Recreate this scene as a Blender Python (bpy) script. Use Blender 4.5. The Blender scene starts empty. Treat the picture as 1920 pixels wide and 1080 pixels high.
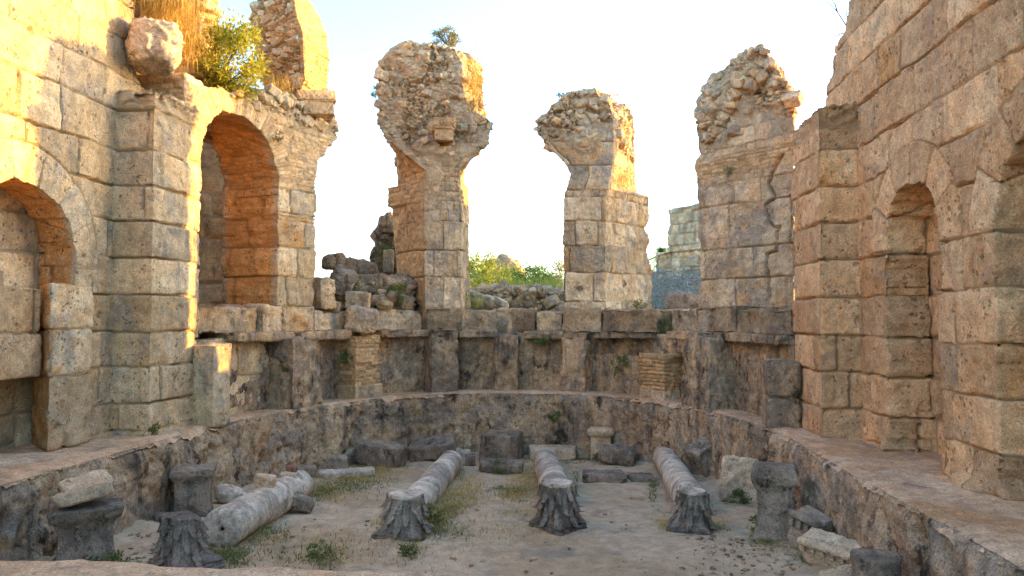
import bpy, math, random
import numpy as np
C = bpy.context.scene.collection
PI = math.pi
# ------------------------------------------------------------------ camera
PSI, TH, F = math.radians(5.7), math.radians(2.215), 1423.0
EYE = np.array([0.0, 0.0, 1.6])
FWD = np.array([-math.sin(PSI), math.cos(PSI), 0.0]); RGT = np.array([math.cos(PSI), math.sin(PSI), 0.0])
cam_data = bpy.data.cameras.new("camera"); cam = bpy.data.objects.new("camera", cam_data); C.objects.link(cam)
cam.location = EYE; cam.rotation_euler = (PI/2 + TH, 0, PSI)
cam_data.sensor_width = 36; cam_data.lens = 36*F/1920; cam_data.clip_end = 2000; cam_data.clip_start = .05
bpy.context.scene.camera = cam
# ------------------------------------------------------------------ light
SUN_EL, SUN_AZ = math.radians(6.6), math.radians(25.6)      # azimuth from +X towards +Y
sd = np.array([math.cos(SUN_AZ)*math.cos(SUN_EL), math.sin(SUN_AZ)*math.cos(SUN_EL), math.sin(SUN_EL)])
world = bpy.data.worlds.new("World"); bpy.context.scene.world = world; world.use_nodes = True
wn = world.node_tree; bg = wn.nodes["Background"]; sky = wn.nodes.new("ShaderNodeTexSky")
sky.sky_type = 'NISHITA'; sky.sun_disc = False; sky.sun_elevation = SUN_EL; sky.sun_rotation = PI/2 - SUN_AZ
sky.air_density = 1.0; sky.dust_density = 1.8; sky.ozone_density = 2.5; sky.altitude = 0
wn.links.new(sky.outputs[0], bg.inputs[0]); bg.inputs[1].default_value = 0.15
sl = bpy.data.lights.new("sun", 'SUN'); sl.energy = 2.0; sl.angle = math.radians(.6); sl.color = (1.0, .53, .12)
sun = bpy.data.objects.new("sun", sl); C.objects.link(sun); sun.location = (30, 14, 12)
from mathutils import Vector, Matrix
sun.rotation_euler = Vector(sd).to_track_quat('Z', 'Y').to_euler()
vs = bpy.context.scene.view_settings
vs.view_transform = 'Standard'; vs.look = 'None'; vs.exposure = 3.35; vs.gamma = 1
bpy.context.scene.cycles.max_bounces = 8; bpy.context.scene.cycles.diffuse_bounces = 5
bpy.context.scene.cycles.use_denoising = True
# ------------------------------------------------------------------ measuring: where a sight line meets a known height, wall or distance
def ray(px, py):
    a, b = (px-960)/F, (540-py)/F
    return a, math.cos(TH)-b*math.sin(TH), math.sin(TH)+b*math.cos(TH)
def gp(px, py, z):
    a, f, u = ray(px, py); t = (z-1.6)/u
    return EYE + t*(RGT*a + FWD*f) + np.array([0, 0, t*u])
def dp(px, py, d):
    a, f, u = ray(px, py); t = d/f
    return EYE + t*(RGT*a + FWD*f) + np.array([0, 0, t*u])
def wx(px, py, X):
    a, f, u = ray(px, py); t = X/(RGT[0]*a+FWD[0]*f)
    return EYE + t*(RGT*a + FWD*f) + np.array([0, 0, t*u])
# ------------------------------------------------------------------ noise
def hsh(ix, iy, iz, s):
    h = (ix.astype(np.int64)*374761393 + iy.astype(np.int64)*668265263 + iz.astype(np.int64)*2147483647 + s*1274126177) & 0xFFFFFFFF
    h = ((h ^ (h >> 13))*1274126177) & 0xFFFFFFFF
    h = ((h ^ (h >> 16))*2246822519) & 0xFFFFFFFF
    return (h ^ (h >> 15)) & 0xFFFFFFFF
def h01(ix, iy, iz, s): return hsh(ix, iy, iz, s)/4294967295.0
def vnoise(P, s=0):
    I = np.floor(P).astype(np.int64); f = P-I; f = f*f*f*(f*(f*6-15)+10)
    x, y, z = I[:, 0], I[:, 1], I[:, 2]; r = 0
    for dx in (0, 1):
        wxx = f[:, 0] if dx else 1-f[:, 0]
        for dy in (0, 1):
            wy = f[:, 1] if dy else 1-f[:, 1]
            for dz in (0, 1):
                wz = f[:, 2] if dz else 1-f[:, 2]
                r = r + wxx*wy*wz*h01(x+dx, y+dy, z+dz, s)
    return r*2-1
def fbm(P, o=4, s=0, g=.5):
    a, t, n = 1.0, 0, 0
    for k in range(o):
        t = t + a*vnoise(P*(2.03**k)+k*17.3, s+k*7); n += a; a *= g
    return t/n*1.6
def worley(P, s=0):
    I = np.floor(P).astype(np.int64); f1 = np.full(len(P), 9.); f2 = np.full(len(P), 9.); cid = np.zeros(len(P))
    for dx in (-1, 0, 1):
        for dy in (-1, 0, 1):
            for dz in (-1, 0, 1):
                x, y, z = I[:, 0]+dx, I[:, 1]+dy, I[:, 2]+dz
                h = hsh(x, y, z, s)
                q = np.stack([x+(h & 1023)/1023., y+((h >> 10) & 1023)/1023., z+((h >> 20) & 1023)/1023.], 1)
                d = np.sqrt(((P-q)**2).sum(1)); c = d < f1
                f2 = np.where(c, f1, np.minimum(f2, d)); cid = np.where(c, h01(x, y, z, s+5), cid); f1 = np.where(c, d, f1)
    return f1, f2, cid
def sstep(a, b, x):
    t = np.clip((x-a)/(b-a), 0, 1); return t*t*(3-2*t)
# ------------------------------------------------------------------ meshes
def mesh(name, V, faces, mat, tint=None, smooth=True):
    """faces: list of int arrays (n,3) or (n,4)"""
    me = bpy.data.meshes.new(name)
    faces = [np.asarray(f) for f in (faces if isinstance(faces, list) else [faces]) if len(f)]
    loops = np.concatenate([f.ravel() for f in faces]); tot = np.concatenate([np.full(len(f), f.shape[1]) for f in faces])
    me.vertices.add(len(V)); me.vertices.foreach_set("co", np.asarray(V, np.float32).ravel())
    me.loops.add(len(loops)); me.loops.foreach_set("vertex_index", loops.astype(np.int32))
    me.polygons.add(len(tot)); me.polygons.foreach_set("loop_start", np.concatenate([[0], np.cumsum(tot)[:-1]]).astype(np.int32))
    me.polygons.foreach_set("loop_total", tot.astype(np.int32))
    me.polygons.foreach_set("use_smooth", np.full(len(tot), smooth))
    me.update(calc_edges=True)
    if tint is not None:
        a = me.color_attributes.new("tint", 'FLOAT_COLOR', 'POINT'); t = np.ones((len(V), 4), np.float32); t[:, :tint.shape[1]] = tint
        a.data.foreach_set("color", t.ravel())
    me.materials.append(mat)
    return me
def tag(o, label=None, cat=None, group=None, kind=None):
    for k, v in (('label', label), ('category', cat), ('group', group), ('kind', kind)):
        if v: o[k] = v
    if cat and not kind: o['kind'] = 'thing'
    return o
def thing(name, loc, label, cat, group=None, kind=None):
    o = bpy.data.objects.new(name, None); C.objects.link(o); o.location = loc; o.empty_display_size = .2
    return tag(o, label, cat, group, kind)
def root_loc(o):
    l = np.zeros(3)
    while o is not None: l = l + np.array(o.location); o = o.parent
    return l
def put(name, V, faces, mat, parent=None, tint=None, smooth=True, label=None, cat=None, group=None, kind=None):
    V = np.asarray(V, float)
    if parent is None:
        org = np.array([(V[:, 0].min()+V[:, 0].max())/2, (V[:, 1].min()+V[:, 1].max())/2, V[:, 2].min()])
    else: org = root_loc(parent)
    o = bpy.data.objects.new(name, mesh(name, V-org, faces, mat, tint, smooth)); C.objects.link(o)
    if parent is None: o.location = org
    else: o.parent = parent
    return tag(o, label, cat, group, kind)
def vnorm(V, faces):
    N = np.zeros_like(V)
    for f in (faces if isinstance(faces, list) else [faces]):
        f = np.asarray(f)
        if not len(f): continue
        n = np.cross(V[f[:, 2]]-V[f[:, 0]], V[f[:, -1]]-V[f[:, 1]])
        for k in range(f.shape[1]):
            for c in range(3): N[:, c] += np.bincount(f[:, k], n[:, c], len(V))
    return N/np.maximum(np.linalg.norm(N, axis=1, keepdims=True), 1e-9)
class Curve:
    def __init__(s, pts, n=24):
        p = np.array(pts, float); p = np.vstack([2*p[0]-p[1], p, 2*p[-1]-p[-2]]); out = []
        for i in range(1, len(p)-2):
            t = np.linspace(0, 1, n, endpoint=False)[:, None]; a, b, c, d = p[i-1:i+3]
            out.append(.5*((2*b)+(-a+c)*t+(2*a-5*b+4*c-d)*t*t+(-a+3*b-3*c+d)*t**3))
        s.p = np.vstack(out+[p[-2:-1]]); s.s = np.concatenate([[0], np.cumsum(np.linalg.norm(np.diff(s.p, axis=0), axis=1))])
        s.L = s.s[-1]; t = np.gradient(s.p, axis=0); t /= np.linalg.norm(t, axis=1, keepdims=True); s.t = t
    def at(s, u):
        u2 = np.clip(u, 0, s.L); e = u-u2
        x, y = (np.interp(u2, s.s, s.p[:, k]) for k in (0, 1)); tx, ty = (np.interp(u2, s.s, s.t[:, k]) for k in (0, 1))
        return x+tx*e, y+ty*e, -ty, tx                      # point and its left-hand normal
    def map(s, u, v, w):
        x, y, nx, ny = s.at(u); return np.stack([x+nx*w, y+ny*w, v], 1)
    def u_of(s, P): return s.s[np.argmin(((s.p-np.asarray(P)[:2])**2).sum(1))]
def sdpoly(u, v, poly):
    p = np.array(poly, float); d = np.full(u.shape, 1e9); ins = np.zeros(u.shape, bool)
    for i in range(len(p)):
        a, b = p[i], p[(i+1) % len(p)]; e = b-a; L = max((e**2).sum(), 1e-12)
        t = np.clip(((u-a[0])*e[0]+(v-a[1])*e[1])/L, 0, 1)
        d = np.minimum(d, (u-a[0]-t*e[0])**2+(v-a[1]-t*e[1])**2)
        c = ((a[1] <= v) & (b[1] > v)) | ((b[1] <= v) & (a[1] > v))
        if e[1] != 0: ins ^= c & (u < a[0]+(v-a[1])/e[1]*e[0])
    return np.where(ins, -1, 1)*np.sqrt(d)
def arch(u0, u1, z0, zs, rise=None, n=20):
    r = (u1-u0)/2; rise = r if rise is None else rise; uc = (u0+u1)/2
    return [(u0, z0), (u1, z0)]+[(uc+r*math.cos(a), zs+rise*math.sin(a)) for a in np.linspace(0, PI, n)]
def panel(sdf, ur, vr, res, m3, thick, kseg, rag=.03, seed=0):
    nu, nv = int((ur[1]-ur[0])/res)+1, int((vr[1]-vr[0])/res)+1
    U, Vv = np.meshgrid(np.linspace(*ur, nu), np.linspace(*vr, nv)); u, v = U.ravel(), Vv.ravel()
    def S(u, v):
        q = np.stack([u*5, v*5, np.full(u.shape, seed*3.1)], 1)
        return sdf(u, v)+rag*fbm(q, 3, seed+11)
    s = S(u, v); idx = np.arange(nu*nv).reshape(nv, nu)
    q = np.stack([idx[:-1, :-1], idx[:-1, 1:], idx[1:, 1:], idx[1:, :-1]], -1).reshape(-1, 4)
    q = q[s[q].mean(1) < 0]
    used = np.unique(q); rm = np.full(nu*nv, -1); rm[used] = np.arange(len(used)); q = rm[q]; u, v, s = u[used], v[used], s[used]
    e = np.concatenate([q[:, [0, 1]], q[:, [1, 2]], q[:, [2, 3]], q[:, [3, 0]]]); n = len(u)
    key = np.minimum(e[:, 0], e[:, 1])*n+np.maximum(e[:, 0], e[:, 1]); _, inv, cnt = np.unique(key, return_inverse=True, return_counts=True)
    be = e[cnt[inv] == 1]; b = np.unique(be); h = res*.3
    for _ in range(2):
        sb = S(u[b], v[b]); gu = (S(u[b]+h, v[b])-S(u[b]-h, v[b]))/(2*h); gv = (S(u[b], v[b]+h)-S(u[b], v[b]-h))/(2*h)
        g2 = np.maximum(gu*gu+gv*gv, .3); st = np.clip(sb/g2, -res, res)*.8
        du, dv = -st*gu, -st*gv; u[b] = np.clip(u[b]+du, *ur); v[b] = np.clip(v[b]+dv, *vr)
    us, vss, ws, F4 = [u], [v], [np.zeros(n)], [q]; bm = np.full(n, -1); bm[b] = np.arange(len(b)); prev = np.arange(n)[b]; off = n
    for k in range(1, kseg+1):
        us.append(u[b]); vss.append(v[b]); ws.append(np.full(len(b), thick*k/kseg)); cur = off+np.arange(len(b)); off += len(b)
        F4.append(np.stack([be[:, 1] if k == 1 else prev[bm[be[:, 1]]], be[:, 0] if k == 1 else prev[bm[be[:, 0]]], cur[bm[be[:, 0]]], cur[bm[be[:, 1]]]], 1)); prev = cur
    nb = np.full(n, -1); nb[b] = prev; inner = np.setdiff1d(np.arange(n), b); nb[inner] = off+np.arange(len(inner))
    us.append(u[inner]); vss.append(v[inner]); ws.append(np.full(len(inner), float(thick)))
    F4.append(nb[q][:, ::-1])
    u, v, w = map(np.concatenate, (us, vss, ws)); Fc = np.concatenate(F4); P = m3(u, v, w)
    f = q[:50]; nrm = np.cross(P[f[:, 1]]-P[f[:, 0]], P[f[:, 3]]-P[f[:, 0]]); out = m3(u[f[:, 0]], v[f[:, 0]], w[f[:, 0]]-.1)-P[f[:, 0]]
    if (nrm*out).sum() < 0: Fc = Fc[:, ::-1]
    return P, Fc, u, v, w
def loft(corners, z0, z1, res, capk=8, dome=.05):
    """corners: list of dict(z=[..], x=[..], y=[..]) in order round the plan"""
    nz = max(2, int((z1-z0)/res)+1); zz = np.linspace(z0, z1, nz); n = len(corners)
    cx = np.array([np.interp(zz, c['z'], c['x']) for c in corners]); cy = np.array([np.interp(zz, c['z'], c['y']) for c in corners])
    xs, ys, us, u0 = [], [], [], 0.
    for i in range(n):
        j = (i+1) % n; L = np.hypot(cx[i]-cx[j], cy[i]-cy[j]); m = max(2, int(L.max()/res)); t = np.arange(m)/m
        xs.append(cx[i][:, None]*(1-t)+cx[j][:, None]*t); ys.append(cy[i][:, None]*(1-t)+cy[j][:, None]*t)
        us.append(u0+t*L.mean()); u0 += L.mean()
    X, Y, U = np.hstack(xs), np.hstack(ys), np.concatenate(us); m = len(U)
    P = [np.stack([X, Y, np.repeat(zz[:, None], m, 1)], -1).reshape(-1, 3)]; uu = [np.tile(U, nz)]; cap = [np.zeros(nz*m)]
    c = np.array([X[-1].mean(), Y[-1].mean()])
    for k in range(1, capk+1):
        s = 1-k/(capk+.5)
        P.append(np.stack([c[0]+(X[-1]-c[0])*s, c[1]+(Y[-1]-c[1])*s, np.full(m, z1+dome*(1-s*s))], 1)); uu.append(U); cap.append(np.ones(m))
    P = np.concatenate(P); R = nz+capk; idx = np.arange(R*m).reshape(R, m)
    q = np.stack([idx[:-1], np.roll(idx[:-1], -1, 1), np.roll(idx[1:], -1, 1), idx[1:]], -1).reshape(-1, 4)
    P = np.vstack([P, [[c[0], c[1], z1+dome]]]); t = np.stack([idx[-1], np.roll(idx[-1], -1), np.full(m, R*m)], 1)
    # bottom
    P = np.vstack([P, [[X[0].mean(), Y[0].mean(), z0]]]); b = np.stack([np.roll(idx[0], -1), idx[0], np.full(m, R*m+1)], 1)
    Fs = [q, t, b]; ar = ((cx[:, 0]*np.roll(cy[:, 0], -1)-np.roll(cx[:, 0], -1)*cy[:, 0]).sum())
    if ar < 0: Fs = [f[:, ::-1] for f in Fs]
    return P, Fs, np.concatenate(uu+[[0, 0]]), np.concatenate(cap+[[1, 1]])
def join(parts):
    Vs, Fq, Ft, Ts, o = [], [], [], [], 0
    for V, Fs, t in parts:
        for f in (Fs if isinstance(Fs, list) else [Fs]):
            if len(f): (Fq if f.shape[1] == 4 else Ft).append(f+o)
        Vs.append(V); Ts.append(np.zeros((len(V), 3)) if t is None else t); o += len(V)
    return np.vstack(Vs), [np.vstack(x) for x in (Fq, Ft) if x], np.vstack(Ts)
# ------------------------------------------------------------------ masonry
class Courses:
    def __init__(s, zs, seed, ratio=(1.1, 2.6), rng=(-30, 60), wmin=.2):
        s.z = np.array(zs, float); s.seed = seed; r = random.Random(seed); s.j = []
        for i in range(len(zs)-1):
            h = zs[i+1]-zs[i]; u, J = rng[0]+r.random(), []
            while u < rng[1]: J.append(u); u += max(wmin, h*r.uniform(*ratio))
            s.j.append(np.array(J))
    def ev(s, u, z):
        i = np.clip(np.searchsorted(s.z, z)-1, 0, len(s.z)-2); dz = np.minimum(np.abs(z-s.z[i]), np.abs(s.z[i+1]-z))
        h = s.z[i+1]-s.z[i]; du = np.full(u.shape, 9.); k = np.zeros(u.shape, int)
        for c in np.unique(i):
            m = i == c; J = s.j[c]; q = np.clip(np.searchsorted(J, u[m])-1, 0, len(J)-2)
            du[m] = np.minimum(u[m]-J[q], J[q+1]-u[m]); k[m] = q
        return dz, du, h, hsh(i, k, i*0, s.seed)
def even(z0, z1, h, seed, var=.12):
    r = random.Random(seed); z, o = z0, [z0]
    while z < z1-h*.6: z += h*r.uniform(1-var, 1+var); o.append(z)
    o.append(z1+.5); return o
def stone(V, faces, u=None, z=None, cs=None, seed=0, amp=.02, fine=.006, groove=.03, gw=.016, off=.018, rnd=.03, pit=.02, pscale=7., pthr=.75,
          rub=None, rsize=.17, rdep=.05, ring=None, vert=1.0, rwarp=1.0, jmin=.3, ringj=1.):
    N = vnorm(V, faces); d = np.zeros(len(V)); tint = np.zeros((len(V), 3)); n = len(V)
    big = fbm(V*1.3, 4, seed); med = fbm(V*5.1, 4, seed+3); d += amp*.7*big+amp*.7*med+fine*1.3*fbm(V*17, 3, seed+9, .65)
    tint[:, 0] = .5; tint[:, 2] = .5
    if cs is not None:
        uw = u+.022*rwarp*vnoise(V*3.1, seed+21)+.01*vnoise(V*9, seed+22); zw = z+.016*rwarp*vnoise(V*2.3+9, seed+23)+.007*vnoise(V*10, seed+25)
        dz, du, h, bid = cs.ev(uw, zw)
        if ring is not None:
            for (uc, zs, R, wd, pitch) in ring:
                r = np.hypot(u-uc, np.maximum(z-zs, 0)); a = np.arctan2(z-zs, u-uc); m = (r > R-.05) & (r < R+wd) & (z > zs-.02)
                k = np.floor(a*(R+wd/2)/pitch+.04*vnoise(V*4, seed)); ar = a*(R+wd/2)/pitch-k
                du = np.where(m, np.minimum(ar, 1-ar)*pitch, np.minimum(du, np.where(z > zs, np.abs(r-R-wd), 9)))
                dz = np.where(m, R+wd-r, dz); h = np.where(m, np.minimum(pitch*1.2, .5), h); bid = np.where(m, hsh(k.astype(int), (k*0+uc*10).astype(int), k.astype(int), seed), bid)
        sc = np.clip(h/.45, .25, 1.2); wg = gw*(.6+.8*(vnoise(V*2.7+5, seed+31)*.5+.5))*np.clip(sc, .6, 1)
        jmr = 1.0 if ring is None else np.where(np.min([np.where(z > zs, np.abs(np.hypot(u-uc, z-zs)-R-wd/2)-wd/2, 9) for uc, zs, R, wd, pt in ring], 0) < .03, ringj, 1.0); jm = jmr*(jmin+(1-jmin)*sstep(-.5, .35, vnoise(V*1.7, seed+33)+.3*vnoise(V*6, seed+34)))
        dist = np.minimum(dz, du*vert)
        g = (1-sstep(wg*.7, wg*1.2, dist))*jm; rr = rnd*sc*(.5+.9*np.clip(vnoise(V*3.3, seed+35)*.5+.5, 0, 1))
        d -= groove*np.clip(sc, .5, 1.2)*g+rr*jm*np.exp(-dist/(.022*sc+.006))
        b0, b1, b2 = ((bid >> s & 255)/255. for s in (0, 8, 16)); d += off*np.clip(sc*1.2, .3, 1)*(b0-.5)*2
        tint[:, 0] = b1; tint[:, 2] = b2
        lo = np.clip(sstep(.15, .6, h)*1, 0, 1); tint[:, 1] = 1-sstep(.1, .2, h)
    if rub is not None:
        wv = .3*np.stack([vnoise(V*4, seed+k) for k in (51, 52, 53)], 1)
        f1, f2, cid = worley(V*np.array([1, 1, 1.5])/(rsize*1.7)+wv, seed+41); e = sstep(0, .16, f2-f1)
        f3, f4, ci2 = worley(V*np.array([1, 1, 2.2])/(rsize*.75)+wv*2, seed+42); e2 = sstep(0, .3, f4-f3)
        mor = sstep(.0, .3, vnoise(V*2.1, seed+47)+.4*vnoise(V*6, seed+48)); sm = sstep(-.1, .25, vnoise(V*1.7+4, seed+49))
        A_ = rdep*((cid-.5)*1.5+.5*(e-1)); B_ = rdep*((ci2-.5)*1.1+.7*(e2-1))
        dr = (A_*(1-sm)+B_*sm)*(1-.75*mor)+.03*fbm(V*7, 4, seed+44, .6)+amp*2.6*big+amp*1.2*med
        cid = np.where(sm > .5, ci2, cid); cid = .5+(cid-.5)*(1-.8*mor)
        d = d*(1-rub)+dr*rub; tint[:, 0] = tint[:, 0]*(1-rub)+cid*rub; tint[:, 2] = tint[:, 2]*(1-rub)+np.modf(cid*7.3)[0]*rub
    if pit > 0:
        f1, f2, cid = worley(V*pscale+.3*np.stack([med, big, med], 1), seed+61); r = .12+.34*np.modf(cid*13.7)[0]**2
        m = (cid > pthr)*sstep(-.35, .25, vnoise(V*.9, seed+63)); d -= pit*m*(1-sstep(r*.45, r, f1))*(.5+np.modf(cid*31.)[0])
    return V+N*d[:, None], tint
def block(sx, sy, sz, res=.03, pw=22, seed=0, rough=.012, chips=.05):
    n = [max(3, int(s/res)) for s in (sx, sy, sz)]; Vs, Fs, o = [], [], 0; h = np.array([sx, sy, sz])/2
    for a in range(3):
        b, c = (a+1) % 3, (a+2) % 3
        for s in (-1, 1):
            p, q = np.meshgrid(np.linspace(-1, 1, n[b]+1), np.linspace(-1, 1, n[c]+1)); X = np.zeros(p.shape+(3,)); X[..., a] = s; X[..., b] = p; X[..., c] = q
            idx = np.arange(p.size).reshape(p.shape)+o; f = np.stack([idx[:-1, :-1], idx[:-1, 1:], idx[1:, 1:], idx[1:, :-1]], -1).reshape(-1, 4)
            Fs.append(f if s > 0 else f[:, ::-1]); Vs.append(X.reshape(-1, 3)); o += p.size
    V = np.vstack(Vs); Fq = np.vstack(Fs)
    key = np.round((V+1)*5000).astype(np.int64); key = key[:, 0]*10**10+key[:, 1]*10**5+key[:, 2]; _, first, inv = np.unique(key, return_index=True, return_inverse=True)
    V = V[first]; Fq = inv.ravel()[Fq]
    L = (np.abs(V)**pw).sum(1)**(1/pw); V = V/L[:, None]*h
    N = vnorm(V, Fq); S0 = np.array([seed*3.7, seed*1.3, seed*2.1]); r = np.random.RandomState(seed)
    for k in range(int(chips*100)):                        # knocked-off corners and edges
        dd = r.normal(size=3); dd /= np.linalg.norm(dd); ext = (np.abs(dd)*h).sum(); cut = ext*r.uniform(.78, .97); e = V@dd-cut
        V = V-np.where(e > 0, e, 0)[:, None]*dd*.9
    m = min(sx, sy, sz)
    V = V+N*(min(rough*2, m*.08)*fbm(V*3.5+S0, 5, seed, .6)+rough*.8*fbm(V*13+S0, 4, seed+4, .6))[:, None]
    f1, f2, cid = worley(V*9+S0, seed); V = V-N*(.012*(cid > .6)*(1-sstep(.1, .35, f1)))[:, None]
    return V, Fq
def rot(V, rx=0, ry=0, rz=0):
    from mathutils import Euler
    M = np.array(Euler((rx, ry, rz)).to_matrix()); return V@M.T
PROTO = []
def rubble_on(V, faces, t, rub, n, smin, smax, seed, thr=.7):
    """stones of the rubble core standing proud of the broken face, in the same mesh"""
    if not PROTO:
        for k in range(7): PROTO.append(block(1, .8+.06*k, .5+.07*k, .13, 5+2*k, 1500+k, .05, .08))
    N = vnorm(V, faces); r = np.random.RandomState(seed); cand = np.where(rub > thr)[0]; parts = [(V, faces, t)]
    if not len(cand): return join(parts)
    for i in r.choice(cand, min(n, len(cand)), False):
        pv, pf = PROTO[r.randint(7)]; s = smin+(smax-smin)*r.rand()**2.2; a, b, c = r.rand()*6.28, r.normal()*.35, r.normal()*.35
        parts.append((rot(pv*s, b, c, a)+V[i]-N[i]*s*.22, pf, np.tile([r.rand(), 0, r.rand()], (len(pv), 1))))
    return join(parts)
def rock(sx, sy, sz, seed, n=.035, pw=3.2, rough=.03): return block(sx, sy, sz, max(n, max(sx, sy, sz)/28), pw, seed, rough, .12)
# ------------------------------------------------------------------ materials
def nodes(name):
    m = bpy.data.materials.new(name); m.use_nodes = True; t = m.node_tree; b = t.nodes["Principled BSDF"]
    b.inputs["Roughness"].default_value = .93; b.inputs["Specular IOR Level"].default_value = .15
    return m, t, b
def col(h):
    h = h.lstrip('#'); c = [int(h[i:i+2], 16)/255 for i in (0, 2, 4)]
    return tuple([x/12.92 if x < .04045 else ((x+.055)/1.055)**2.4 for x in c]+[1])
class G:
    def __init__(s, t): s.t = t; s.geo = t.nodes.new("ShaderNodeNewGeometry"); s.pos = s.geo.outputs["Position"]
    def L(s, a, b): s.t.links.new(a, b)
    def mapping(s, sc, loc=(0, 0, 0)):
        n = s.t.nodes.new("ShaderNodeMapping"); n.inputs["Scale"].default_value = sc; n.inputs["Location"].default_value = loc; s.L(s.pos, n.inputs["Vector"]); return n.outputs[0]
    def noise(s, sc, det=5, ro=.6, dist=0, vec=None):
        n = s.t.nodes.new("ShaderNodeTexNoise"); n.inputs["Scale"].default_value = sc; n.inputs["Detail"].default_value = det
        n.inputs["Roughness"].default_value = ro; n.inputs["Distortion"].default_value = dist; s.L(vec or s.pos, n.inputs["Vector"]); return n.outputs[0]
    def voro(s, sc, vec=None, feat='F1'):
        n = s.t.nodes.new("ShaderNodeTexVoronoi"); n.feature = feat; n.inputs["Scale"].default_value = sc; s.L(vec or s.pos, n.inputs["Vector"]); return n.outputs["Distance"]
    def ramp(s, f, a, b, va=0., vb=1.):
        n = s.t.nodes.new("ShaderNodeMapRange"); n.interpolation_type = 'SMOOTHSTEP'
        for i, x in enumerate((a, b, va, vb)):
            if hasattr(x, 'is_linked'): s.L(x, n.inputs[i+1])
            else: n.inputs[i+1].default_value = x
        s.L(f, n.inputs[0]); return n.outputs[0]
    def mix(s, f, a, b, mode='MIX'):
        n = s.t.nodes.new("ShaderNodeMix"); n.data_type = 'RGBA'; n.blend_type = mode
        for k, x in ((0, f), (6, a), (7, b)):
            if hasattr(x, 'is_linked'): s.L(x, n.inputs[k])
            else: n.inputs[k].default_value = x
        return n.outputs[2]
    def math(s, op, a, b):
        n = s.t.nodes.new("ShaderNodeMath"); n.operation = op
        for k, x in ((0, a), (1, b)):
            if hasattr(x, 'is_linked'): s.L(x, n.inputs[k])
            else: n.inputs[k].default_value = x
        return n.outputs[0]
    def attr(s, name="tint"):
        n = s.t.nodes.new("ShaderNodeAttribute"); n.attribute_name = name; sp = s.t.nodes.new("ShaderNodeSeparateColor"); s.L(n.outputs["Color"], sp.inputs[0]); return sp.outputs
    def grey(s, v):
        n = s.t.nodes.new("ShaderNodeCombineColor")
        for k in range(3): s.L(v, n.inputs[k])
        return n.outputs[0]
    def bump(s, h, b, st=.6, dist=.02):
        n = s.t.nodes.new("ShaderNodeBump"); n.inputs["Strength"].default_value = st; n.inputs["Distance"].default_value = dist; s.L(h, n.inputs["Height"]); s.L(n.outputs[0], b.inputs["Normal"])
ALB = (.96, .835, .70)
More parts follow.
